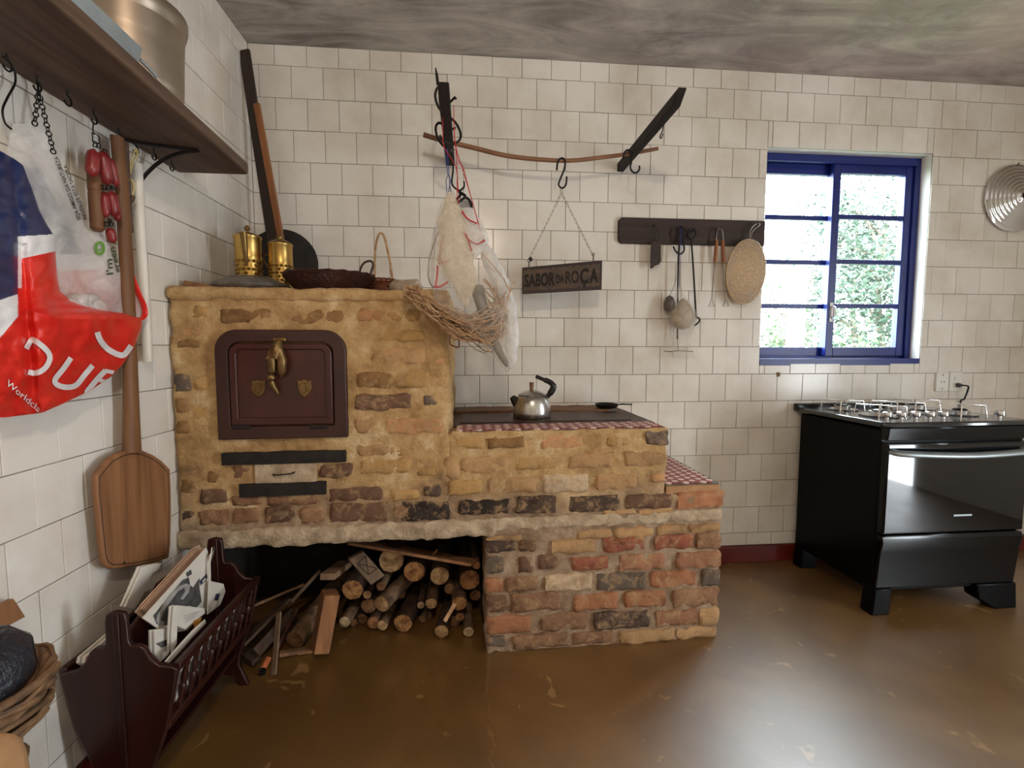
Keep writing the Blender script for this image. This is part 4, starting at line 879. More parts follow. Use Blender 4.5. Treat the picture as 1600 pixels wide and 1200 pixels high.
log(745, 630, 32, -.44, .0, .0, .26, P4, B2, 'shaded log on the floor deep behind the small stick end')
# sawn timber, planks and slats
def timber(name, label, a, b, w_, h_, up, col, cat='timber', mat='firewood'):
    a = Vector(a); b = Vector(b); org = (a if a.z < b.z else b)
    mb = MB(); mb.beam(a, b, w_, h_, up)
    for v in mb.v: v += Vector(noise.noise_vector(v * 17)) * .003
    zm = min(v.z for v in mb.v)
    if zm < 0.002:
        for v in mb.v: v.z += 0.002 - zm
    return tag(part(name, mb, K[mat], bevel=.003, origin=org, color=col), label, cat, GW)
def q(x, y, Y): return at(*cp(x, y), 'y', Y)
timber('timber_block', 'reddish squared timber block standing upright against the pile', q(478, 782, -.655), q(545, 420, -.60), .098, .060, (1, .45, 0), S(160, 112, 74), 'timber')
timber('timber_block', 'grey sawn block lying above the upright timber', q(525, 325, -.60), q(640, 240, -.40), .062, .026, (0, .1, 1), S(150, 122, 96))
cb = thing('carved_board', 'grey board with crossed lines scored into its face', 'board', q(760, 290, -.56), GW)
mb = MB(); mb.prism([q(x, y, -.585 - .00012 * (y - 280)) for x, y in ((655, 215), (752, 168), (885, 318), (800, 378))], (-.012, .028, -.004)); part('plank', mb, K['firewood'], cb, bevel=.003, color=S(132, 112, 94))
mb = MB(); sdv = Vector((0, -.019, .003))
for (x0, y0), (x1, y1) in (((714, 243), (838, 272)), ((766, 196), (784, 312)), ((766, 196), (714, 243)), ((784, 312), (838, 272)), ((714, 243), (784, 312))): mb.tube([q(x0, y0, -.5855 - .00012 * (y0 - 280)), q(x1, y1, -.5855 - .00012 * (y1 - 280))], .0016, 5)
part('scored_line', mb, K['dark_shade'], cb)
timber('plank', 'long brown plank lying on top of the woodpile under the slab', q(700, 105, -.42), q(1450, 238, -.585), .13, .012, (0, .3, 1), S(176, 130, 92), 'plank')
timber('splinter', 'light freshly split wood splinter poking out of the pile', q(1258, 605, -.62), q(1325, 490, -.59), .017, .006, (.6, 1, 0), S(236, 196, 160), 'splinter')
timber('splinter', 'small curled wood shaving on the edge of the long plank', q(1178, 195, -.545), q(1212, 158, -.535), .006, .004, (.6, 1, 0), S(200, 150, 106), 'splinter')
timber('slat', 'thin light slat slanting towards the magazine rack', q(30, 525, -.60), q(380, 375, -.42), .014, .010, (0, 1, .6), S(140, 108, 78), 'slat')
timber('plank', 'dark narrow plank slanting up from the floor on the left', q(-20, 760, -.70), q(270, 470, -.42), .05, .012, (0, 1, .7), S(92, 72, 56), 'plank')
timber('plank', 'grey weathered board leaning on the left side of the pile', q(290, 495, -.56), q(470, 300, -.42), .055, .014, (.7, 1, .3), S(118, 96, 76), 'plank')
timber('plank', 'dark rough board behind the narrow upright slat', q(80, 800, -.69), q(310, 545, -.46), .042, .014, (.5, 1, .3), S(86, 68, 54), 'plank')
timber('slat', 'reddish-brown slat half hidden at the left of the pile', q(215, 770, -.64), q(335, 535, -.46), .018, .012, (.5, 1, .3), S(88, 54, 40), 'slat')
timber('slat', 'narrow grey slat standing nearly upright in front of the pile', q(190, 960, -.765), q(226, 565, -.60), .024, .008, (.2, 1, 0), S(132, 112, 90), 'slat')
timber('offcut', 'flat grey-brown offcut on the floor before the split log', q(225, 845, -.66), q(400, 815, -.62), .03, .014, (0, 0, 1), S(140, 108, 80), 'offcut')
timber('offcut', 'light flat offcut on the floor left of the upright timber', q(340, 820, -.64), q(480, 798, -.62), .022, .010, (0, 0, 1), S(176, 132, 96), 'offcut')
timber('offcut', 'dark offcut on the floor behind the slats', q(10, 800, -.66), q(90, 850, -.70), .04, .02, (0, 0, 1), S(74, 56, 44), 'offcut')
ha = thing('hand_tool', 'tool with orange and black grip lying before the woodpile', 'tool', q(115, 955, -.75))
mb = MB(); mb.tube([q(115, 945, -.752) + Vector((0, 0, .006)), q(122, 905, -.735)], [.014, .013], 10); part('grip', mb, K['bakelite'], ha, smooth=50)
mb = MB(); mb.tube([q(122, 905, -.735), q(160, 830, -.70)], [.012, .010], 10); part('orange_grip', mb, K['firewood'], ha, smooth=50, color=S(214, 120, 76))
# ---------------------------------------------------------------- hanging rack: two beams out of the wall, a bent stick across them
def beamobj(x, yend, w_, label, side):
    t = thing('roof_beam', label, 'beam', (x, 0, 2.155), 'black beams sticking out of the back wall')
    mb = MB(); mb.prism([(x - w_ / 2, 0.003, 2.155), (x - w_ / 2, 0.003, 2.198), (x - w_ / 2, yend + .0, 2.198), (x - w_ / 2, yend + .055, 2.155)], (w_, 0, 0)); part('timber', mb, K['beam_wood'], t, bevel=.003)
    return t
bl = beamobj(0.972, -0.690, 0.042, 'left black beam sticking out of the tiles, hung with bags', -1)
br = beamobj(1.862, -0.735, 0.034, 'right black beam sticking out of the tiles, nearly bare', 1)
mb = MB(); mb.tube([(0.952, -.68, 2.19), (0.949, -.70, 2.215), (0.947, -.73, 2.222)], [.006, .005, .002], 6); part('nail', mb, K['iron'], bl)
mb = MB(); mb.tube([(0.992, -.60, 2.17), (1.012, -.63, 2.175), (1.016, -.632, 2.168)], .0045, 6); part('nail', mb, K['iron'], bl)
YR = -0.20
t = thing('bent_stick', 'thin sagging wooden stick resting across the two black beams', 'stick', (1.42, YR, 2.12))
mb = MB(); sp_ = spline([at(x, y, 'y', YR) for x, y in [(662, 210.5), (690, 219), (740, 231), (790, 243), (840, 249), (890, 251), (940, 246), (985, 240), (1028, 232)]], 5)
mb.tube(sp_, [0.0115 - .003 * i / len(sp_) for i in range(len(sp_))], 10); part('stick', mb, K['stick_wood'], t, smooth=60)
def wire(name, label, pts, Y, r, mat='iron', cat='hook', group=None, n=6):
    P_ = [at(p[0], p[1], 'y', p[2] if len(p) > 2 else Y) for p in pts]
    mb = MB(); mb.tube(spline(P_, n), r, 8); return tag(part(name, mb, K[mat], smooth=60, origin=P_[0]), label, cat, group)
GH = 'black iron hooks on the hanging rack'
wire('iron_hook', 'large black S-hook looped round the outer end of the left beam', [(689, 134.5), (683, 138), (680, 150), (684, 165), (692, 176), (702, 183), (712, 192, -.46), (719, 206, -.42), (719, 217, -.40), (712, 223.5, -.40), (703, 224, -.42), (692, 219, -.44), (687, 211, -.45)], -.50, .0052, group=GH)
wire('iron_hook', 'second black hook looped round the left beam above the stick', [(711, 200, -.36), (704, 202), (694, 196), (686, 192), (681, 198), (682, 210), (687, 221), (694, 229), (702, 234), (709, 234, -.34)], -.40, .0052, group=GH)
wire('iron_hook', 'black hook under the left beam holding the slingshot', [(708, 245), (708, 265), (706, 285), (710, 293), (716, 297)], -.36, .004, group=GH)
wire('iron_hook', 'black S-hook carrying the wooden sign', [(870, 266), (871, 256), (875, 248), (881, 248), (883, 255), (881, 266), (875, 281), (873, 289), (878, 294), (884, 289), (885.5, 276)], YR - .012, .0045, group=GH)
wire('iron_hook', 'black S-hook at the foot of the right beam', [(974, 249), (975, 240), (980, 234.5), (986, 238), (987, 250), (985, 261), (988, 268), (994, 270), (999, 265), (999, 259)], YR - .03, .0045, group=GH)
wire('iron_hook', 'small wire hook dangling from the right beam', [(1037, 192), (1035, 205), (1031, 213), (1033, 216), (1036, 209)], -.50, .0025, group=GH)
# ---------------------------------------------------------------- wooden sign on chains
YS = YR - .012
sg = thing('wooden_sign', 'dark carved wooden sign on chains lettered SABOR DA ROCA', 'sign', at(878, 455, 'y', YS))
TL, TR, BR_, BL_ = at(815.5, 418, 'y', YS), at(941, 406.5, 'y', YS), at(940, 452, 'y', YS), at(815.5, 459, 'y', YS)
mb = MB(); mb.prism([TL, TR, BR_, BL_], (0.006, 0.022, 0)); bd = part('board', mb, K['dark_wood'], sg, bevel=.003)
def on_sign(u, v, off): return TL.lerp(TR, u).lerp(BL_.lerp(BR_, u), v) + Vector((0, -off, 0))
K['sign_face'] = MAT('sign_face_wood', S(64, 49, 37), S(88, 68, 50), rough=.7, scale=30, stretch=(.3, 1, 1), bump=.3)
mb = MB(); n = 26; top = [(.02 + .95 * i / n, .10 + .035 * (i % 2) + .02 * math.sin(i * 2.3)) for i in range(n + 1)]; bot = [(.97 - .95 * i / n, .90 - .035 * (i % 2) - .02 * math.sin(i * 1.9)) for i in range(n + 1)]
mb.prism([on_sign(u, v, .0005) for u, v in top + bot], (0, .0045, 0)); part('face_panel', mb, K['sign_face'], bd)
def sign_text(s_, u0, u1, v0, v1):
    vs_, fs = text_mesh(s_, 1.0, 0, .036); x0 = min(v.x for v in vs_); x1 = max(v.x for v in vs_); y0 = min(v.y for v in vs_ ); y1 = max(v.y for v in vs_)
    mb = MB(); mb.add([on_sign(u0 + (u1 - u0) * (v.x - x0) / (x1 - x0), v1 + (v0 - v1) * (v.y - y0) / (y1 - y0), .0015) for v in vs_], fs)
    part('lettering', mb, K['dark_shade'], bd, recalc=False)
sign_text('SABOR', .03, .41, .27, .77); sign_text('DA', .425, .525, .38, .70); sign_text('RO', .54, .71, .27, .74); sign_text('Ç', .72, .83, .22, .90); sign_text('A', .84, .955, .26, .76)
for (x, y) in ((826.5, 417), (927, 407)):
    mb = MB(); c = at(x, y, 'y', YS + .01); mb.tube([c, c + Vector((0, 0, .025))], .0026, 6); mb.tube([c + Vector((math.cos(k / 10 * 6.283) * .006, 0, .030 + math.sin(k / 10 * 6.283) * .006)) for k in range(10)], .0018, 5, closed=True); part('screw_eye', mb, K['iron'], sg, smooth=60)
mb = MB(); c = at(829, 405, 'y', YS + .006); mb.obox(c, (.007, 0, .005), (0, .003, 0), (-.005, 0, .009)); part('clip', mb, K['iron_dull'], sg, bevel=.002)
def chain(parent, a, b, n, ln=.011, wd=.0042, r=.0011, mat='steel_wire', name='chain'):
    a = Vector(a); b = Vector(b); d = (b - a).normalized(); mb = MB(); s0 = d.orthogonal().normalized(); s1 = d.cross(s0)
    for i in range(n):
        c = a.lerp(b, (i + .5) / n); s_ = s0 if i % 2 else (s0 * .35 + s1 * .94); L = (b - a).length / n * .62
        mb.tube([c + d * L * math.cos(k / 10 * 6.283) + s_ * wd * math.sin(k / 10 * 6.283) for k in range(10)], r, 4, closed=True)
    return part(name, mb, K[mat], parent, smooth=60)
chain(sg, at(877, 303, 'y', YS), at(828, 402, 'y', YS), 15); chain(sg, at(878, 303, 'y', YS), at(927, 400, 'y', YS), 15)
mb = MB(); c = at(877.5, 298, 'y', YS); mb.tube([c + Vector((math.cos(k / 10 * 6.283) * .006, 0, math.sin(k / 10 * 6.283) * .010)) for k in range(10)], .0015, 5, closed=True); part('top_link', mb, K['steel_wire'], sg, smooth=60)
# ---------------------------------------------------------------- bundle hanging from the left beam
def YH(py): return lerp([(150, -.47), (262, -.50), (310, -.66), (440, -.74), (480, -.79)], py)
def H(px, py, dy=0.0): return at(px, py, 'y', YH(py) + dy)
# twig broom: a sheaf of long thin twigs swept to the right
tb = thing('twig_broom', 'sheaf of long dry twigs curving inside the hanging clear bag', 'broom', H(700, 530))
mb = MB(); rn = random.Random(5)
for k in range(115):
    a = rn.random(); b = rn.gauss(0, 1)
    P_ = [H(628 + rn.uniform(0, 26), 447 + rn.uniform(-3, 16), rn.uniform(-.05, -.01)), H(668 + rn.gauss(0, 6), 478 + rn.gauss(0, 9), rn.gauss(-.01, .03)), H(715 + rn.gauss(0, 6), 506 + rn.gauss(2, 13), rn.gauss(-.02, .035)),
          H(764 + rn.gauss(0, 6), 514 + rn.gauss(-2, 15), rn.gauss(-.02, .035)), H(788 + rn.gauss(0, 5), 486 + rn.gauss(0, 18), rn.gauss(0, .03)), H(770 + rn.gauss(0, 12), 450 + rn.gauss(0, 18), rn.gauss(0, .03))]
    P_ = P_[:rn.choice([4, 5, 5, 6])]
    mb.tube(spline(P_, 3), rn.uniform(.0013, .0024), 4, cap=False)
part('twigs', mb, K['twig'], tb, smooth=60, kind='stuff')
# clear plastic bag round the twigs
def blob(tab, yoff, depth, seed, amp, nu=28, nv=40, lo=0.0, hi=6.2832):
    """closed sleeve: table of (y, centre x, half width) in photo pixels at the hanging plane"""
    y0, y1 = tab[0][0], tab[-1][0]
    def fn(u, v):
        y = y0 + (y1 - y0) * v; cx = lerp([(a, b) for a, b, c in tab], y); w_ = lerp([(a, c) for a, b, c in tab], y); a = lo + (hi - lo) * u
        k = 1 + .16 * noise.noise(Vector((math.cos(a) * 2.2, math.sin(a) * 2.2, v * 1.5 + seed))) + .10 * noise.noise(Vector((math.cos(a) * 7, math.sin(a) * 7, v * 3 + seed)))
        p = H(cx + w_ * math.cos(a) * k, y); p.y += yoff + w_ * depth * scale_at(p) * math.sin(a) * k
        return p + Vector(noise.noise_vector(p * 25 + Vector((seed, 0, 0)))) * amp
    mb = MB(); mb.grid(fn, nu, nv); return mb
mb = blob([(300, 705, 5), (330, 703, 18), (365, 716, 38), (400, 726, 50), (440, 733, 60), (480, 742, 62), (515, 762, 42), (545, 784, 21), (570, 794, 11), (579, 794, 3)], -.01, .7, 1, .006)
pb = tag(part('clear_bag', mb, K['film_clear'], smooth=80, origin=H(703, 300), recalc=False), 'crumpled clear plastic bag hanging from the left beam round the twigs', 'bag')
mb = blob([(372, 752, 5), (400, 764, 13), (440, 782, 14), (480, 795, 12), (520, 800, 10), (560, 800, 9), (574, 797, 3)], .0, .8, 9, .005)
tag(part('net_bag', mb, K['film_white'], smooth=80, origin=H(752, 372), recalc=False), 'whitish plastic bag hanging down at the right of the twigs', 'bag')
# cream cotton gathered at the top
mb = blob([(306, 705, 4), (322, 703, 12), (350, 706, 19), (380, 711, 24), (405, 712, 29), (425, 718, 24), (445, 724, 17), (470, 728, 11), (480, 730, 4)], -.03, .45, 4, .016)
tag(part('cotton_cloth', mb, K['lace_net'], smooth=80, origin=H(705, 306), recalc=False), 'gathered cream cotton netting hanging in front of the clear bag', 'cloth')
mb = blob([(345, 690, 3), (365, 684, 8), (400, 682, 13), (430, 684, 16), (448, 690, 14), (452, 690, 4)], .02, .4, 6, .004)
lb = thing('lace_bag', 'sheer white bag with red edging hanging left of the twigs', 'bag', H(690, 350))
part('lace', mb, K['film_clear'], lb, smooth=80, recalc=False)
for pts in ([(693, 368), (689, 385), (687, 405), (686, 412)], [(686, 412), (692, 411), (702, 407)], [(684, 415), (683, 432), (680, 448)], [(678, 449), (690, 447), (700, 440)]):
    mb = MB(); mb.tube(spline([H(x, y, -.015) for x, y in pts], 4), .0035, 5); part('red_edging', mb, K['red_cord'], lb, smooth=60)
rb = thing('red_trimmed_bag', 'small white bag with red trim and cords hanging on the left beam', 'bag', H(735, 360))
mb = blob([(328, 730, 9), (345, 736, 14), (362, 742, 18), (380, 745, 18), (398, 738, 14), (408, 736, 4)], -.02, .4, 7, .003); part('pouch', mb, K['film_white'], rb, smooth=80, recalc=False)
for pts, r_ in (([(722, 330), (727, 338), (734, 344), (745, 349)], .006), ([(725, 364), (730, 372), (741, 380), (748, 381), (758, 376)], .0045), ([(728, 366), (733, 380), (737, 392)], .0045), ([(746, 382), (752, 378), (757, 374)], .004)):
    mb = MB(); mb.tube(spline([H(x, y, -.05) for x, y in pts], 4), r_, 6, flat=.5); part('red_trim', mb, K['red_cord'], rb, smooth=60)
for pts in ([(710, 200), (712, 228), (722, 262), (735, 305), (748, 350), (757, 376)], [(709, 165), (710, 215), (716, 250), (724, 262), (731, 290), (745, 340), (752, 372)], [(692, 160), (692, 205), (694, 230), (713, 262), (714, 300), (717, 318)], [(712, 230), (714, 262), (716, 300)]):
    mb = MB(); mb.tube(spline([H(x, y, -.03) for x, y in pts], 3), .0016, 5); part('red_cord', mb, K['red_cord'], rb, smooth=60)
t = thing('blue_ribbon', 'blue cord tying the bags to the left beam', 'cord', H(699, 270))
for pts in ([(694, 232), (697, 255), (700, 274)], [(699, 232), (700, 255), (703, 290), (706, 306)], [(700, 274), (697, 282), (698, 296), (698, 306)], [(700, 274), (704, 280), (701, 300)]):
    mb = MB(); mb.tube(spline([H(x, y, -.02) for x, y in pts], 4), .0016, 5); part('strand', mb, K['blue_cord'], t, smooth=60)
t = thing('slingshot', 'black forked slingshot with a grey leather pouch on the left beam', 'slingshot', H(724, 300))
mb = MB(); mb.tube(spline([H(x, y, .0) for x, y in [(716, 297), (719, 305), (713, 312), (714, 318), (719, 314), (728, 309), (735, 316), (737, 328), (733, 338)]], 5), .0055, 7).tube(spline([H(x, y) for x, y in [(719, 298), (725, 292), (725, 284)]], 4), .004, 6).tube([H(718, 300), H(727, 306)], .006, 6); part('fork', mb, K['iron'], t, smooth=60)
mb = MB(); mb.prism([H(x, y, .006) for x, y in [(717, 320), (722, 314), (729, 312), (734, 318), (735, 330), (738, 342), (730, 336), (722, 332)]], (0, .003, 0)); part('pouch', mb, K['leather_grey'], t)
t = thing('wire_hoop', 'bent grey wire hoop hanging left of the bags', 'hoop', H(672, 400))
mb = MB(); mb.tube(spline([H(x, y, .03) for x, y in [(692, 350), (684, 366), (677, 384), (671, 405), (669, 425), (671, 440), (677, 449)]], 5), .0024, 6); part('wire', mb, K['steel_wire'], t, smooth=60)
t = thing('cow_horn', 'dark grey curved horn tip poking out below the bags', 'horn', H(794, 578))
mb = MB(); mb.tube(spline([H(x, y, .0) for x, y in [(745, 450), (757, 490), (768, 520), (778, 545), (787, 562), (794, 572)]], 4), [.024 - .0008 * k for k in range(20)] + [.006], 12); part('horn', mb, K['horn'], t, smooth=60)
mb = MB(); mb.tube([H(791, 573), H(790, 580), H(793, 582), H(796, 574)], .0012, 5); part('wire_loop', mb, K['steel_wire'], t)
t = thing('rattan_loop', 'small reddish rattan loop hanging at the oven corner', 'loop', H(712, 540))
mb = MB(); Lp = [H(x, y, -.0) for x, y in [(704, 517), (712, 520), (716, 528), (717, 542), (709, 541), (703, 536)]]; mb.tube(spline(Lp + [Lp[0]], 4), .0035, 6); part('hoop', mb, K['wicker_red'], t, smooth=60)
# ---------------------------------------------------------------- dark board with utensils
a = at(967, 339, 'y', -.02); b = at(1190, 382, 'y', -.02)
ub = thing('utensil_board', 'dark wooden wall board holding kitchen utensils', 'board', (2.27, 0, 1.78))
x0, x1, z0, z1 = a.x, 2.668, (at(968, 381, 'y', -.02).z + at(1190, 383, 'y', -.02).z) / 2, (a.z + at(1190, 345, 'y', -.02).z) / 2
mb = MB(); ch = .016; mb.prism([(x0 + ch, 0.003, z0), (x1, 0.003, z0), (x1, 0.003, z1), (x0 + ch, 0.003, z1), (x0, 0.003, z1 - ch), (x0, 0.003, z0 + ch)], (0, -.024, 0)); part('board', mb, K['dark_wood'], ub, bevel=.003)
YU = -.045
def U(px, py, dy=0): return at(px, py, 'y', YU + dy)
for px, py in ((1022, 352), (1063, 356), (1082, 361), (1125, 357), (1183, 352)):
    c = U(px, py, 0); mb = MB(); mb.tube([c + Vector((0, .028, 0)), c + Vector((0, -.008, 0)), c + Vector((0, -.012, .008))], .003, 6); part('peg', mb, K['iron'], ub)
t = thing('wood_offcut', 'ragged dark strip of wood hanging from the board', 'wood strip', U(1028, 418))
mb = MB(); mb.prism([U(x, y) for x, y in [(1018, 378), (1033, 374), (1033, 408), (1030, 413), (1024, 415), (1020, 419), (1016.5, 419)]], (0, .008, 0)); part('strip', mb, K['dark_wood'], t, bevel=.001)
mb = MB(); mb.tube([U(1022, 351, -.008), U(1030, 365, -.004), U(1027, 377, 0)], .0012, 5).tube([U(1021, 351, -.008), U(1023, 365), U(1022, 377)], .0012, 5); part('string', mb, K['bakelite'], t)
t = thing('fire_poker', 'long black iron poker with a ring top and hooked tip', 'poker', U(1088, 500))
mb = MB(); mb.tube(spline([U(x, y, -.006) for x, y in [(1072, 366), (1078, 373), (1085, 371), (1087.5, 362), (1083, 357), (1077, 359), (1076, 368), (1080, 376)]], 5) + [U(1080.5, 379, -.006), U(1084, 430, -.006), U(1087.5, 494, -.006)] + spline([U(x, y, -.006) for x, y in [(1088, 496), (1092, 497), (1093, 501), (1090, 505), (1085, 509)]], 4), .0048, 8); part('rod', mb, K['iron'], t, smooth=60)
t = thing('iron_skewer', 'straight black iron rod with a looped hook behind the plastic bag', 'hook', U(1059, 450))
mb = MB(); mb.tube(spline([U(x, y, .0) for x, y in [(1069, 372), (1066, 380), (1060, 376), (1057, 366), (1060, 357), (1066, 355), (1069, 362), (1066, 372), (1062, 380)]], 5) + [U(1060.5, 395), U(1059, 450), U(1058.5, 530)], .0045, 8); part('rod', mb, K['iron'], t, smooth=60)
mb = MB(); mb.tube(spline([U(x, y, -.004) for x, y in [(1052, 385), (1056, 393), (1062, 397), (1068, 393), (1069, 386), (1066, 380)]], 5), .0045, 8); part('hook', mb, K['iron'], t, smooth=60)
t = thing('wrapped_gourd', 'speckled round gourd hanging in a small clear bag on blue string', 'gourd', U(1065, 500))
c = U(1067, 494, -.03); s_ = scale_at(c); mb = MB(); mb.lathe([(0, -21 * s_), (11 * s_, -18 * s_), (18 * s_, -8 * s_), (19 * s_, 2 * s_), (13 * s_, 14 * s_), (6 * s_, 24 * s_), (0, 28 * s_)], c, 24, sy=.8); part('gourd', mb, K['gourd'], t, smooth=60)
tabb = [(449, 1061, 2), (462, 1062, 8), (480, 1065, 17), (495, 1067, 22), (512, 1066, 18), (530, 1063, 12), (545, 1065, 14), (559, 1068, 17)]
def fnb(u, v):
    y = 449 + 110 * v; cx = lerp([(p, q_) for p, q_, r_ in tabb], y); w_ = lerp([(p, r_) for p, q_, r_ in tabb], y); an = 6.2832 * u; k = 1 + .14 * noise.noise(Vector((math.cos(an) * 3, math.sin(an) * 3, v * 4)))
    p = U(cx + w_ * k * math.cos(an), y, -.03); p.y = min(-.012, p.y + w_ * s_ * math.sin(an) * .8 * k); return p
mb = MB(); mb.grid(fnb, 24, 22); part('clear_bag', mb, K['film_clear'], t, smooth=80, recalc=False)
mb = MB(); mb.tube([U(1063, 356, -.012), U(1062.5, 400, -.02), U(1061.5, 450, -.03)], .0008, 5).tube([U(1064.5, 356, -.012), U(1064, 400, -.022), U(1062, 450, -.032)], .0008, 5); part('blue_string', mb, K['blue_cord'], t)
t = thing('hanging_nut', 'small brown seed pod behind the bagged gourd', 'seed pod', U(1046, 480))
c = U(1046, 474, .005); mb = MB(); mb.lathe([(0, -14 * s_), (7 * s_, -10 * s_), (9 * s_, 0), (6 * s_, 9 * s_), (0, 13 * s_)], c, 18); part('pod', mb, K['horn'], t, smooth=60)
mb = MB(); mb.tube([c + Vector((0, 0, 12 * s_)), U(1056, 440, .004), U(1061, 380, .004)], .001, 4); part('string', mb, K['bakelite'], t)
t = thing('wire_bar', 'thin wire bar at the bottom of the bagged gourd', 'wire', U(1060, 549)); mb = MB(); mb.tube(spline([U(x, y, -.012) for x, y in [(1037, 548.5), (1046, 549.5), (1060, 548), (1076, 549), (1083, 549.5)]], 4), .0018, 5); part('bar', mb, K['iron'], t, smooth=60)
mb = MB(); mb.tube([U(1060, 548, -.012), U(1059, 540, -.005), U(1058.5, 528, 0)], .0012, 4); part('link', mb, K['iron'], t)
t = thing('toasting_tongs', 'wire tongs with two wooden grips and triangle tips on the board', 'tongs', U(1123, 480))
mb = MB(); mb.tube(spline([U(x, y, -.004) for x, y in [(1119, 376), (1121, 362), (1125, 356.5), (1129, 362), (1130.5, 376)]], 5), .0024, 6); part('spring', mb, K['chrome'], t, smooth=60)
for (xa, xb, xc, xd) in ((1120, 1117, 1112, 1111.5), (1129, 1131, 1134, 1134)):
    mb = MB(); p = U(xa, 375, -.004); q_ = U(xb, 411, -.004); mb.tube([p, p.lerp(q_, .12), p.lerp(q_, .85), q_], [.0075, .0095, .0098, .0088], 12); part('wooden_grip', mb, K['orange_wood'], t, smooth=50)
    mb = MB(); mb.tube([U(xb, 410, -.004), U(xc, 466, -.004)], .0018, 6); A_, B_, C_ = U(xc, 466, -.004), U(xd - 4.5, 479, -.004), U(xd + 4.5, 478.5, -.004); mb.tube([A_, B_, C_], .0020, 6, closed=True); part('wire_arm', mb, K['steel_wire'], t, smooth=60)
t = thing('straw_fan', 'oval woven straw trivet in clear wrap hanging beside the window', 'trivet', U(1165, 475))
c = at(1165.5, 425, 'y', -.05); s_ = scale_at(c); an0 = .10
mb = MB(); pr = [(0, -.010), (.5, -.009), (.9, -.006), (1, 0), (.95, .006), (.5, .010), (0, .011)]
q_ = Matrix.Rotation(an0, 3, 'Y'); 
for i in range(len(pr) - 1): pass
mb.lathe([(r_, z_) for r_, z_ in pr], (0, 0, 0), 48, (0, -1, 0)); mb.v = [c + q_ @ Vector((v.x * 31 * s_, v.y, v.z * 49 * s_)) for v in mb.v]; part('weave', mb, K['straw_mat'], t, smooth=60)
mb = MB()
for k in range(26):                                   # raised plaited rows
    z_ = -46 + 92 * k / 25; hw = 30.5 * math.sqrt(max(0, 1 - (z_ / 49) ** 2))
    if hw > 4: mb.tube([c + q_ @ Vector((x_ * s_, -.0105 - .0012 * (i % 2) + (abs(x_) / 31) ** 3 * .006, (z_ + (1.2 if i % 2 else -1.2)) * s_)) for i, x_ in enumerate([-hw + 2 * hw * j / 14 for j in range(15)])], .0017, 4, cap=False)
part('plaited_rows', mb, K['straw_mat'], t, smooth=60, kind='stuff')
mb = MB(); mb.tube([c + q_ @ Vector((math.cos(k / 48 * 6.2832) * 31.5 * s_, 0, math.sin(k / 48 * 6.2832) * 49.5 * s_)) for k in range(48)], .005, 7, closed=True); part('rim', mb, K['straw_mat'], t, smooth=60)
mb = MB(); mb.lathe([(1.0, .008), (.97, .013), (.6, .016), (.2, .015), (0.02, .016)], (0, 0, 0), 40, (0, -1, 0)); mb.v = [c + q_ @ Vector((v.x * 32.5 * s_, v.y, v.z * 51 * s_)) for v in mb.v]; part('clear_wrap', mb, K['film_clear'], t, smooth=80, recalc=False)
mb = MB(); mb.tube(spline([at(x, y, 'y', -.05) for x, y in [(1171, 378), (1172, 362), (1178, 353), (1186, 349), (1187, 352), (1179, 358), (1174, 366), (1173, 378)]], 4), .0022, 5); part('wire_hanger', mb, K['chrome'], t, smooth=60)
# ---------------------------------------------------------------- shelf on the left wall
ZB, ZS = 1.868, 1.908
sh = thing('wall_shelf', 'thick dark wooden shelf on the left wall', 'shelf', (0.13, -1.4, ZB))
mb = MB(); mb.prism([(0.0, -2.3, ZB), (0.0, -.615, ZB), (.235, -.615, ZB), (.250, -.628, ZB), (.285, -1.45, ZB), (.30, -2.3, ZB)], (0, 0, ZS - ZB)); part('board', mb, K['shelf_wood'], sh, bevel=.006)
mb = MB(); mb.tube(spline([(0.004, -.845, 1.745), (.012, -.845, 1.765), (.06, -.845, 1.815), (.12, -.845, 1.848), (.19, -.845, 1.862)], 5), .008, 6, flat=.6); mb.tube([(0.004, -.905, 1.864), (.05, -.88, 1.863), (.19, -.845, 1.862)], .005, 6); part('iron_bracket', mb, K['iron'], sh, smooth=60)
for px, py in ((10, 84), (57, 118), (105, 142), (146, 172), (240, 232), (268, 250), (185, 200), (212, 222)):
    c = at(px, py, 'z', ZB); c.x = max(c.x, .02)
    mb = MB(); mb.tube([c, c + Vector((0, 0, -.012))] + [c + Vector((0, .011 * math.cos(a), -.024 + .012 * math.sin(a))) for a in [1.57 - .5 * k for k in range(10)]], .0022, 6); part('cup_hook', mb, K['iron'], sh, smooth=60)
# big pot on the shelf
pc = Vector((0.140, -1.075, ZS)); t = thing('stock_pot', 'big dull aluminium stock pot with flared rim on the shelf', 'pot', pc)
mb = MB(); mb.lathe([(.112, 0), (.120, .006), (.123, .03), (.127, .12), (.130, .185), (.136, .198), (.139, .210), (.140, .226), (.139, .230), (.134, .230), (.132, .205), (.121, .03), (0, .012)], pc, 56); part('pot', mb, K['pot_metal'], t, smooth=50)
tc = Vector((.16, -1.39, ZS)); t = thing('zinc_tray', 'bluish zinc baking tray on the shelf before the pot', 'tray', tc)
mb = MB(); mb.prism([(.05, -1.235, ZS + .001), (.262, -1.235, ZS + .001), (.275, -1.9, ZS + .001), (.05, -1.9, ZS + .001)], (0, 0, .004)); mb.prism([(.262, -1.235, ZS + .001), (.27, -1.232, ZS + .045), (.283, -1.9, ZS + .045), (.275, -1.9, ZS + .001)], (-.003, 0, 0)).prism([(.05, -1.235, ZS + .001), (.262, -1.235, ZS + .001), (.27, -1.228, ZS + .045), (.042, -1.228, ZS + .045)], (0, -.003, 0)); part('sheet', mb, K['zinc'], t)
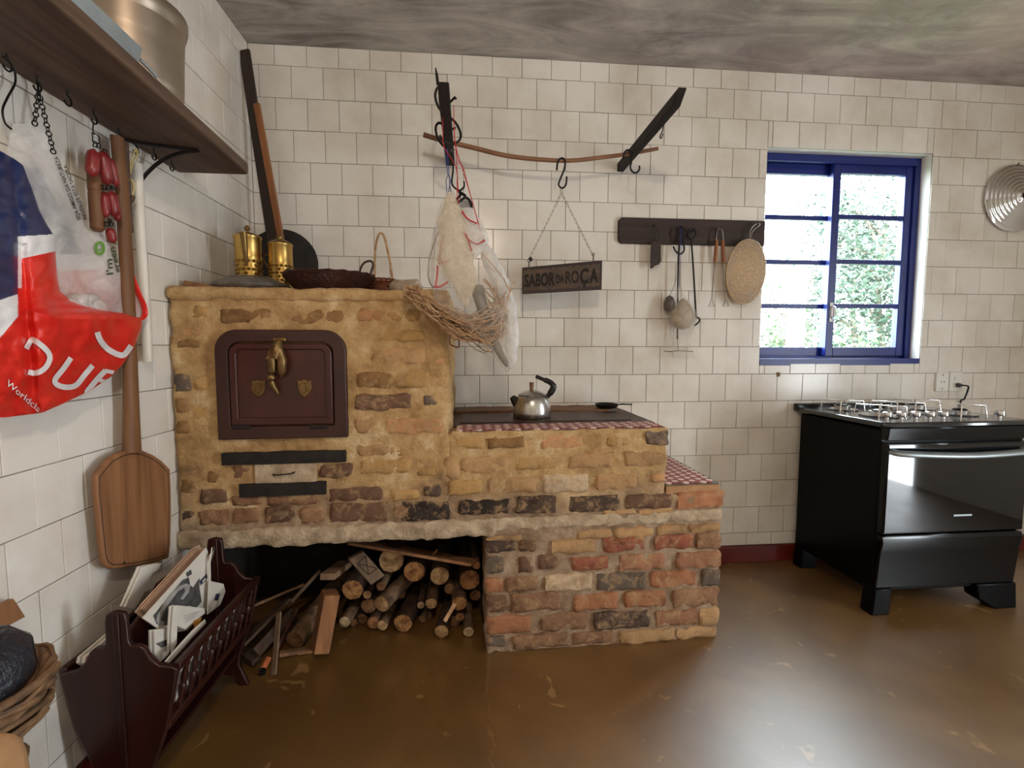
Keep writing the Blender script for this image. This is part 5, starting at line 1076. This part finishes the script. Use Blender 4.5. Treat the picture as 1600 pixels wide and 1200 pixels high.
mb = MB(); mb.tube(spline([(.262, -1.226, ZS + .02), (.268, -1.20, ZS + .012), (.272, -1.18, ZS + .004)], 4), .004, 6); part('handle', mb, K['zinc'], t)
# ---------------------------------------------------------------- bread peel hanging on the wall
XP = 0.045
def W(px, py, X): return at(px, py, 'x', X)
t = thing('bread_peel', 'large wooden bread peel with long shaft hanging from the shelf', 'peel', W(210, 888, XP))
out = [(163, 727), (175, 714), (190, 706), (206, 702), (222, 703), (240, 711), (253, 720), (266, 733), (267.5, 760), (268, 800), (267, 850), (264, 872), (238, 880), (205, 886), (175, 889), (166, 884), (162, 872), (157, 820), (152, 770), (151.5, 742)]
mb = MB(); mb.prism([W(x, y, XP) for x, y in out], (-.016, 0, 0)); bl_ = part('blade', mb, K['peel_wood'], t, bevel=.004)
cxp, cyp = 210, 800; mb = MB(); mb.tube([W(cxp + (x - cxp) * .93, cyp + (y - cyp) * .93, XP + .0002) for x, y in out + out[:1]], .0013, 5); part('scribed_line', mb, K['black_wood'], bl_, smooth=60)
mb = MB(); c = W(194, 879, XP + .001); mb.lathe([(.004, 0), (.004, .001), (0, .001)], c, 8, (1, 0, 0)); part('hole', mb, K['dark_shade'], bl_)
mb = MB(); sp_ = [W(206, 706, XP - .002), W(205, 640, XP), W(203, 560, XP + .004), W(198, 420, XP + .004), W(191, 300, XP + .004), W(183, 214, XP + .004)]; mb.tube(sp_, [.030, .0255, .023, .022, .021, .021], 10, flat=.7); part('shaft', mb, K['peel_shaft'], t, smooth=50)
# rolling pin, short stick, tube, raffia
t = thing('rolling_pin', 'turned wooden rolling pin hanging behind the red sausages', 'rolling pin', W(150, 350, .05))
mb = MB(); a_, b_ = W(147, 262, .05), W(153, 362, .05); pts = [a_.lerp(b_, k) for k in (0, .08, .36, .365, .40, .405, .95, 1)]; mb.tube(pts, [.008, .0165, .017, .0155, .0155, .017, .0165, .009], 14); part('pin', mb, K['peel_shaft'], t, smooth=40)
t = thing('wooden_stick', 'dark round wooden stick hanging between peel and white tube', 'stick', W(200, 365, .03))
mb = MB(); mb.tube([W(193, 222, .03), W(197, 300, .03), W(202, 362, .03)], [.013, .0125, .012], 10); mb.tube([W(200, 318, .03), W(206, 312, .045), W(209, 306, .05)], [.008, .006, .005], 8); part('stick', mb, K['shelf_wood'], t, smooth=50)
t = thing('raffia_loop', 'pale raffia loop tied to a shelf hook beside the tube', 'loop', W(204, 270, .04))
for pts in ([(212, 232), (205, 250), (202, 268), (203, 280)], [(213, 232), (215, 240), (207, 256), (204, 272)], [(203, 278), (198, 284), (196, 296), (197, 304)], [(203, 278), (208, 285), (209, 296), (206, 308)]):
    mb = MB(); mb.tube(spline([W(x, y, .04) for x, y in pts], 4), .0022, 5); part('strand', mb, K['raffia'], t, smooth=60)
t = thing('plastic_tube', 'white plastic tube hanging upright on the left wall', 'tube', W(232, 566, .03))
mb = MB(); mb.tube([W(214, 256, .03), W(220, 370, .03), W(226, 460, .03), W(231.5, 565, .03)], [.0145, .014, .0138, .0135], 16); part('pipe', mb, K['pvc'], t, smooth=50)
mb = MB(); mb.tube([W(213, 232, .03), W(214, 258, .03)], .0015, 5); part('string', mb, K['raffia'], t)
# string of red sausages
t = thing('sausage_string', 'string of small red sausages hanging by rings under the shelf', 'sausages', W(165, 300, .07))
for (x0, y0, x1, y1, r_) in ((146, 233, 143, 276, .0155), (160, 235, 167, 290, .0165), (171, 246, 182, 292, .011), (163, 300, 166, 340, .0105), (174, 298, 179, 340, .0145), (181, 318, 184, 346, .010), (172, 356, 176, 380, .012)):
    a_, b_ = W(x0, y0, .07), W(x1, y1, .07); n = 8; pts = [a_.lerp(b_, k / n) for k in range(n + 1)]
    mb = MB(); mb.tube(pts, [max(.003, r_ * math.sqrt(max(0, 1 - (abs(2 * k / n - 1)) ** 4))) for k in range(n + 1)], 12); part('sausage', mb, K['sausage'], t, smooth=60)
for (x, y, r_) in ((149, 216, .013), (148, 225, .007), (153, 227, .006), (163, 237, .007), (162, 293, .006), (169, 292, .006), (175, 293, .005), (166, 350, .006), (173, 350, .006), (171, 345, .005)):
    c = W(x, y, .072); mb = MB(); mb.tube([c + Vector((.003 * math.sin(k * 1.3), math.cos(k / 12 * 6.2832) * r_, math.sin(k / 12 * 6.2832) * r_)) for k in range(12)], .0015, 5, closed=True); part('ring', mb, K['iron'], t, smooth=60)
mb = MB(); mb.tube([W(146, 190, .06), W(145, 204, .065), W(147, 210, .07)], .0016, 5); part('wire', mb, K['iron'], t)
# ---------------------------------------------------------------- big shopping bag
bg_ = thing('shopping_bag', 'big red, white and navy plastic shopping bag hanging from shelf hooks', 'bag', W(60, 645, .12))
RB = [(232, -6), (248, 22), (258, 36), (300, 52), (330, 62), (352, 74), (366, 83), (400, 87), (430, 89), (455, 94), (470, 112), (482, 150), (490, 196), (498, 222), (512, 222), (540, 211), (570, 192), (590, 172), (612, 138), (632, 96), (645, 66), (652, 10), (654, -60)]
def front_x(px, py):
    v = (py - 232) / 422; e = lerp(RB, py)
    s_ = max(0, min(1, (e - px) / 130.0)); b = math.sin(min(1, max(0, v)) * math.pi) ** .7
    x = .055 + .075 * b * (s_ ** .55)
    fold = math.exp(-((px - (34 + .085 * (py - 400))) / 9) ** 2) * (1 if py > 380 else .5) * .018
    return x - fold + .010 * noise.noise(Vector((px * .022, py * .009, 1))) + .006 * noise.noise(Vector((px * .05, py * .05, 4)))
def front_col(px, py):
    if px < 28 + max(0, (py - 440)) * .0 or px < 28:      # left face, past the fold
        lim0 = 487 - px * .35 ; lim1 = 508 - px * 1.2
        return 1 if py < lim0 - 18 else (2 if py < lim1 + 20 else 0)
    if py < 366 + (84 - px) * .06: return 1
    if py < 393 + (84 - px) * .22: return 2
    if px < 34 and py < 450: return 2
    return 0
mb = MB(); nu, nv = 220, 400; LEFT = -90
def ff(u, v):
    py = 232 + 422 * v; e = lerp(RB, py); px = LEFT + (e - LEFT) * u; return W(px, py, front_x(px, py))
mb.grid(ff, nu, nv); k = 0
for j in range(nv):
    for i in range(nu):
        py = 232 + 422 * (j + .5) / nv; px = LEFT + (lerp(RB, py) - LEFT) * (i + .5) / nu; mb.m[k] = front_col(px, py); k += 1
part('front_sheet', mb, [K['bag_red'], K['bag_navy'], K['bag_white']], bg_, smooth=80, recalc=False)
# the white inner sheet, seen above the mouth
RW_ = [(193, 58), (215, 74), (240, 86), (270, 103), (310, 127), (350, 151), (390, 174), (430, 194), (460, 211), (480, 224), (492, 226), (500, 224)]
def back_x(px, py): return .030 + .022 * noise.noise(Vector((px * .02, py * .012, 7))) * min(1, (py - 190) / 80) + .02 * max(0, min(1, (py - 400) / 90))
def fb(u, v):
    py = 193 + 310 * v; e = lerp(RW_, py); l_ = lerp([(193, 20), (240, 10), (300, -10), (500, -30)], py); px = l_ + (e - l_) * u; return W(px, py, max(.016, back_x(px, py)))
mb = MB(); mb.grid(fb, 60, 70); part('back_sheet', mb, K['film_white'], bg_, smooth=80, recalc=False)
def fi_(u, v):
    py = 262 + 230 * v; e = lerp([(262, 60), (330, 96), (400, 130), (425, 160), (470, 214), (492, 220)], py); px = -20 + (e + 20) * u; return W(px, py, .010)
mb = MB(); mb.grid(fi_, 40, 46); kk = 0
for j in range(46):
    for i in range(40):
        py = 262 + 230 * (j + .5) / 46; mb.m[kk] = 0 if py < 398 else (1 if py < 424 else 2); kk += 1
part('inner_sheet', mb, [K['bag_navy'], K['bag_white'], K['bag_red']], bg_, recalc=False)
# red lip on the right edge of the mouth
mb = MB(); mb.tube(spline([W(x, y, .05) for x, y in [(196, 410), (206, 432), (216, 458), (225, 478), (226, 492), (218, 500), (196, 506), (160, 504), (120, 492), (96, 474)]], 6), .009, 8, flat=.5); part('rolled_lip', mb, K['bag_red'], bg_, smooth=60)
mb = MB(); rn = random.Random(2)
for k in range(5):
    c = W(110 + k * 9, 478 - (k % 2) * 6, .05); mb.rbox(c.x - .02, c.x + .02, c.y - .022, c.y + .022, c.z - .02, c.z + .02, .01, .012, .01, 40, k)
part('contents', mb, K['film_white'], bg_, smooth=80)
def bag_text(s_, o, ux, uy, mat, xf, off, bold=.0, clip=None):
    """lettering laid over the sheet: o, ux, uy are photo pixels for the origin and the em axes"""
    vs_, fs = text_mesh(s_, 1.0, 0, bold)
    if clip: fs = [f_ for f_ in fs if all(clip(o[0] + ux[0] * vs_[i].x + uy[0] * vs_[i].y, o[1] + ux[1] * vs_[i].x + uy[1] * vs_[i].y) for i in f_)]
    mb = MB(); P_ = []
    for v in vs_:
        px = o[0] + ux[0] * v.x + uy[0] * v.y; py = o[1] + ux[1] * v.x + uy[1] * v.y; P_.append(W(px, py, xf(px, py) + off))
    mb.add(P_, fs); part('lettering', mb, K[mat], bg_, recalc=False)
inb = lambda px, py: px < lerp(RB, py) - 1
def stroke(pts, wd, mat='print_white', xf=front_x):
    P_ = spline([(x, y, 0) for x, y in pts], 6); mb = MB(); vs_ = []
    for i, p in enumerate(P_):
        d = (P_[min(i + 1, len(P_) - 1)] - P_[max(i - 1, 0)]).normalized(); n_ = Vector((-d.y, d.x, 0)) * wd / 2
        for q_ in (p - n_, p + n_):
            px = min(q_.x, lerp(RB, q_.y) - 1.0) if xf is front_x else q_.x
            vs_.append(W(px, q_.y, xf(px, q_.y) + .003))
    mb.add(vs_, [(2 * i, 2 * i + 1, 2 * i + 3, 2 * i + 2) for i in range(len(P_) - 1)]); part('printed_stroke', mb, K[mat], bg_, recalc=False)
stroke([(41, 545), (48, 533), (52, 531), (64, 539), (75, 550), (78, 560), (73, 572), (64, 580), (54, 583), (44, 581)], 8.5)       # D
stroke([(111, 559), (100, 575), (88, 590), (86, 597), (91, 602), (102, 605), (114, 604), (122, 599), (133, 585), (145, 571)], 8.5)   # U
stroke([(136, 612), (148, 597), (158, 586), (165, 579)], 8.5); stroke([(164, 579), (172, 581), (179, 582)], 6); stroke([(154, 593), (163, 596), (170, 594)], 6)   # F
stroke([(152, 519), (157, 532), (168, 545), (182, 553), (192, 555), (198, 550), (205, 540)], 9)                                      # arc
bag_text('Worldcla', (9, 601), (13.5, 11.5), (6.5, -12), 'print_white', front_x, .004, .006, inb)
bag_text('SEJA AMIGO DA NATUREZA', (127, 343), (-2.9, -7.9), (-8.2, 2.6), 'print_dark', lambda x, y: max(.016, back_x(x, y)), .004, .012)
bag_text('REUTILIZE ESTA SACOLA', (136.5, 342), (-2.9, -7.6), (-7.8, 2.6), 'print_dark', lambda x, y: max(.016, back_x(x, y)), .004, .012)
bag_text("I'm", (177, 430), (-1.8, -22), (-14, 1.5), 'print_dkgreen', lambda x, y: max(.016, back_x(x, y)), .004, .02)
bag_text('green', (189, 425), (-4.8, -17.5), (-12, 3), 'print_dkgreen', lambda x, y: max(.016, back_x(x, y)), .004, .02)
c_ = lambda a, r_: (156 + math.cos(a) * 6.2 * r_, 388 + math.sin(a) * 9 * r_)
bx2 = lambda x, y: max(.016, back_x(x, y)) + .001
stroke([c_(6.2832 * k / 12, 1) for k in range(13)], 4.6, 'print_green', bx2); stroke([(153, 389), (156, 391), (159, 388)], 2, 'print_green', bx2)
# handles and the two chains that hold them
mb = MB(); mb.tube(spline([W(x, y, .035) for x, y in [(4, 88), (20, 104), (24, 128), (12, 152), (4, 172), (8, 192), (18, 202)]], 5), .0022, 6); part('wire_hanger', mb, K['iron'], bg_, smooth=60)
chain(bg_, W(60, 142, .035), W(84, 240, .04), 14, wd=.0048, r=.0014, mat='iron'); chain(bg_, W(60, 142, .035), W(54, 196, .035), 8, wd=.0048, r=.0014, mat='iron')
mb = MB(); mb.tube([W(57, 124, .034), W(59, 134, .034), W(60, 144, .035)], .0022, 6); part('link', mb, K['iron'], bg_)
# ---------------------------------------------------------------- magazine rack
rk = thing('magazine_rack', 'dark mahogany magazine rack with turned spindles by the left wall', 'rack', (0.16, -1.05, 0))
XC = 0.158; Y0, Y1 = -1.275, -0.80
def end_panel(y, th=.016):
    half = [(.0, .555), (.022, .550), (.026, .53), (.027, .475), (.032, .462), (.052, .462), (.066, .452), (.078, .425), (.098, .405), (.130, .400), (.142, .392), (.112, .24), (.070, .12), (.064, .08), (.082, .035), (.096, .0), (.062, .0), (.045, .035), (.0, .05)]
    pf = [(XC + x, z) for x, z in half] + [(XC - x, z) for x, z in reversed(half) if x > 0]
    mb = MB(); mb.prism([(x, y, z) for x, z in pf], (0, th, 0)); part('end_panel', mb, K['mahogany'], rk, bevel=.004)
    mb = MB(); mb.box(XC - .005, XC + .010, y - .004, y + .001, .10, .55); part('panel_ridge', mb, K['mahogany'], rk, bevel=.002)
end_panel(Y0); end_panel(Y1)
mb = MB(); mb.prism([(XC - .008, Y0 + .016, .12), (XC - .008, Y1, .12), (XC - .008, Y1, .50), (XC - .008, Y1 - .1, .50), (XC - .008, Y1 - .15, .545), (XC - .008, Y0 + .17, .545), (XC - .008, Y0 + .11, .50), (XC - .008, Y0 + .016, .47)], (.012, 0, 0)); part('centre_divider', mb, K['mahogany'], rk, bevel=.003)
mb = MB(); mb.box(XC - .06, XC + .06, Y0 + .016, Y1, .115, .128); part('bottom_board', mb, K['mahogany'], rk)
for s_ in (1, -1):
    mb = MB(); mb.beam((XC + s_ * .138, Y0 + .006, .396), (XC + s_ * .138, Y1 + .01, .396), .018, .024); part('top_rail', mb, K['mahogany'], rk, bevel=.004)
    mb = MB(); mb.beam((XC + s_ * .105, Y0 + .006, .235), (XC + s_ * .105, Y1 + .01, .235), .016, .022); part('lower_rail', mb, K['mahogany'], rk, bevel=.004)
    for k in range(9):
        y = Y0 + .055 + (Y1 - Y0 - .09) * k / 8; a = Vector((XC + s_ * .107, y, .245)); b = Vector((XC + s_ * .137, y, .388)); n = [0, .1, .16, .24, .38, .48, .52, .56, .68, .82, .9, 1]; rr = [.005, .005, .009, .006, .0105, .011, .007, .0105, .010, .006, .009, .005]
        mb = MB(); mb.tube([a.lerp(b, q_) for q_ in n], rr, 8); part('spindle', mb, K['mahogany'], rk, smooth=60)
# newspapers in it
def sheet(name, label, pts, X, th, mat='paper', cat='newspaper', bend=0.0, folds=1):
    P_ = [W(x, y, X) for x, y in pts]; zc = sum(p.z for p in P_) / len(P_)
    for p in P_: p.x += bend * (p.z - zc)
    t = thing(name, label, cat, min(P_, key=lambda p: p.z), 'newspapers in the magazine rack')
    for k in range(folds):
        mb = MB(); sh_ = Vector((-k * (th + .0015), .004 * k * (-1) ** k, .004 * math.sin(k * 2.1))); mb.prism([p + sh_ for p in P_], (-th, 0, 0)); part('page', mb, K[mat], t, bevel=.0008)
    return t, X, bend, zc
def ink(t, pts, mat, X, bend, zc, off=.0012):
    P_ = [W(x, y, X) for x, y in pts]
    for p in P_: p.x += bend * (p.z - zc) + off
    mb = MB(); mb.add(P_, [tuple(range(len(P_)))]); part('print', mb, K[mat], t, recalc=False)
sheet('newspaper', 'pink-edged sheaf of newspapers behind the big printed front page', [(222, 952), (300, 862), (312, 856), (320, 872), (316, 905), (300, 960), (268, 985)], .178, .003, 'paper_pink', bend=.12, folds=5)
t, X, bd_, zc = sheet('newspaper', 'newspaper with a large dark printed photo and ring on its front', [(219, 966), (315, 856), (319, 862), (326, 892), (331, 920), (336, 945), (300, 985), (262, 990)], .205, .004, bend=.12)
for pts, m in (([(236, 962), (262, 930), (279, 907), (290, 902), (294, 914), (300, 918), (309, 903), (311, 918), (318, 940), (310, 950), (296, 946), (284, 955), (270, 978), (244, 975)], 'ink'), ([(284, 896), (292, 890), (295, 897), (287, 902)], 'ink'), ([(310, 908), (321, 896), (323, 903), (313, 915)], 'ink_navy'), ([(314, 908), (319, 902), (320, 905), (315, 910)], 'paper')): ink(t, pts, m, X, bd_, zc, .0012 if m != 'paper' else .002)
rg = [(243 + 0, 960), (241, 970), (247, 976), (258, 976), (256, 972), (249, 969), (251, 958), (262, 940), (274, 924), (284, 918), (286, 924), (279, 936), (284, 937), (293, 926), (294, 914), (286, 912), (274, 916), (260, 930), (249, 947)]
ink(t, rg, 'ink_grey', X, bd_, zc, .0022)
t, X, bd_, zc = sheet('newspaper', 'folded newspaper corner with a dark blue box at the far end of the rack', [(324, 868), (331, 855), (327, 856), (326, 880), (330, 908), (352, 912), (357, 924), (350, 945), (330, 960)], .222, .004, bend=.1); ink(t, [(340, 928), (347, 927), (345, 938), (338, 938)], 'ink_navy', X, bd_, zc)
sheet('newspaper', 'rolled newspaper standing between the wall and the rack divider', [(198, 948), (220, 886), (228, 884), (252, 880), (246, 892), (238, 896), (226, 930), (214, 952)], .10, .006, bend=.1, folds=2)
t, X, bd_, zc = sheet('magazine', 'magazine with red spine between the rack and the wall', [(132, 1036), (134, 1026), (176, 990), (182, 984), (186, 1000), (160, 1030), (146, 1045)], .07, .008, cat='magazine', folds=2); ink(t, [(131, 1037), (134, 1027), (141, 1023), (143, 1035), (138, 1044)], 'bag_red', X, bd_, zc, .003)
t, X, bd_, zc = sheet('newspaper', 'crumpled folded newspaper nearest the near end of the rack', [(235, 985), (264, 981), (270, 1000), (268, 1022), (255, 1034), (242, 1022)], .215, .006, bend=.15, folds=3); ink(t, [(240, 1006), (262, 998), (266, 1006), (252, 1012)], 'ink', X, bd_, zc)
t, X, bd_, zc = sheet('newspaper', 'yellowish folded newspaper lying across the top of the rack', [(264, 948), (270, 946), (320, 950), (324, 958), (300, 976), (292, 984), (276, 978), (280, 1005), (274, 1020), (268, 990)], .24, .005, 'paper', bend=.15, folds=2); ink(t, [(303, 970), (318, 964), (316, 976), (306, 981)], 'ink_orange', X, bd_, zc)
for q_ in range(4): ink(t, [(283 + q_ * 2, 962 + q_ * 3.2), (312 - q_ * 3, 955 + q_ * 3.2), (312 - q_ * 3, 956 + q_ * 3.2), (283 + q_ * 2, 963 + q_ * 3.2)], 'ink_grey', X, bd_, zc)
sheet('newspaper', 'white newspaper pressed against the spindles of the rack', [(262, 1118), (275, 1040), (330, 975), (372, 935), (376, 965), (330, 1020), (290, 1085)], .262, .003, bend=.21, folds=2)
sheet('newspaper', 'newspaper edge along the rack rail in front of the folded ones', [(258, 1034), (276, 1012), (300, 985), (320, 968), (323, 974), (300, 998), (280, 1022), (266, 1036)], .262, .004, bend=.2)
# ---------------------------------------------------------------- wicker basket at the left edge
bc = Vector((0.140, -1.678, 0)); t = thing('vine_basket', 'rough vine basket holding a black plastic bag at the left edge', 'basket', bc)
BP = [(0.12, 0), (.085, .06), (.075, .2), (.085, .36), (.105, .47), (.138, .55), (.155, .60), (.158, .62)]
mb = MB(); mb.lathe([(r_ - .012, z_) for r_, z_ in BP], bc, 32); part('basket_core', mb, K['vine'], t, smooth=50)
mb = MB(); rn = random.Random(9)
for k in range(60):
    z_ = .02 + .61 * (k / 59); a0 = rn.random() * 6.28; sw = rn.uniform(2.5, 6.0); ti = rn.gauss(0, .05)
    pts = []
    for j in range(18):
        a = a0 + sw * j / 17; zz = min(.64, max(.01, z_ + ti * math.sin(j / 17 * 3.1) + .006 * math.sin(j * 1.3 + k))); r_ = lerp([(q_, p) for p, q_ in BP], zz) + .004 + .005 * math.sin(j * .9 + k * 2); pts.append(bc + Vector((math.cos(a) * r_, math.sin(a) * r_, zz)))
    mb.tube(pts, rn.uniform(.004, .008), 6)
part('vines', mb, K['vine'], t, smooth=60, kind='stuff')
mb = MB()
for k in range(4): mb.tube([bc + Vector((math.cos(a) * (.152 + .008 * math.sin(a * 5 + k * 1.6)), math.sin(a) * (.152 + .008 * math.sin(a * 5 + k * 1.6)), .615 + .010 * math.cos(a * 5 + k * 1.6))) for a in [6.2832 * q_ / 50 for q_ in range(50)]], .0085, 7, closed=True)
part('rim', mb, K['vine'], t, smooth=60)
t = thing('black_bag', 'crumpled black plastic bag stuffed into the vine basket', 'bag', (bc.x, bc.y, .6))
mb = MB(); mb.lathe([(.0, -.06), (.11, -.05), (.132, .0), (.142, .03), (.136, .07), (.105, .105), (.05, .125), (0, .128)], (bc.x - .005, bc.y, .605), 48)
for v in mb.v: v += Vector(noise.noise_vector(v * 22)) * .012 + Vector(noise.noise_vector(v * 55)) * .006
part('plastic', mb, K['bin_bag'], t, smooth=50)
c = W(8, 965, .03); mb = MB(); mb.prism([(.028, -1.72, .62), (.028, c.y + .05, .60), (.030, at(22, 935, 'x', .03).y, at(22, 935, 'x', .03).z), (.028, -1.74, at(0, 942, 'x', .03).z)], (-.014, 0, 0)); tag(part('wood_board', mb, K['peel_wood'], bevel=.002, origin=(.02, -1.7, .6)), 'light brown wooden board standing against the wall behind the basket', 'board')
c = at(4, 1165, 'x', .27); mb = MB(); yr = at(40, 1160, 'x', .37).y; zt_ = at(20, 1116, 'x', .37).z; mb.rbox(.315, .39, yr - .2, yr, 0, zt_, .03, .05, .018, 9, 3); tag(part('paper_sack', mb, K['kraft'], smooth=60, origin=(.28, -1.75, 0)), 'crumpled brown paper sack in front of the vine basket', 'sack')
# ---------------------------------------------------------------- ceiling lamp of the room, behind the camera
lx = Vector((1.15, -2.75, 2.42)); t = thing('ceiling_lamp', 'bare warm bulb in a holder on the ceiling', 'lamp', (lx.x, lx.y, H_ROOM))
mb = MB(); mb.lathe([(.05, 0), (.05, -.02), (.02, -.03), (.006, -.035), (.006, -.17), (.022, -.18), (.022, -.22), (0, -.22)], (lx.x, lx.y, H_ROOM), 20); part('holder', mb, K['bakelite'], t, smooth=40)
m_, nt_, b_ = nodes('bulb_glass'); b_.inputs['Emission Color'].default_value = (1, .84, .67, 1); b_.inputs['Emission Strength'].default_value = 20; b_.inputs['Base Color'].default_value = (1, 1, 1, 1)
mb = MB(); mb.lathe([(.013, .05), (.02, .03), (.03, 0), (.022, -.024), (0, -.03)], (lx.x, lx.y, lx.z), 18); part('bulb', mb, m_, t, smooth=60)
ld = bpy.data.lights.new('bulb_light', 'POINT'); ld.energy = LAMP_W; ld.color = (1, .84, .67); ld.shadow_soft_size = .05; lo_ = bpy.data.objects.new('bulb_light', ld); link(lo_); lo_.location = (lx.x, lx.y, lx.z - .10)
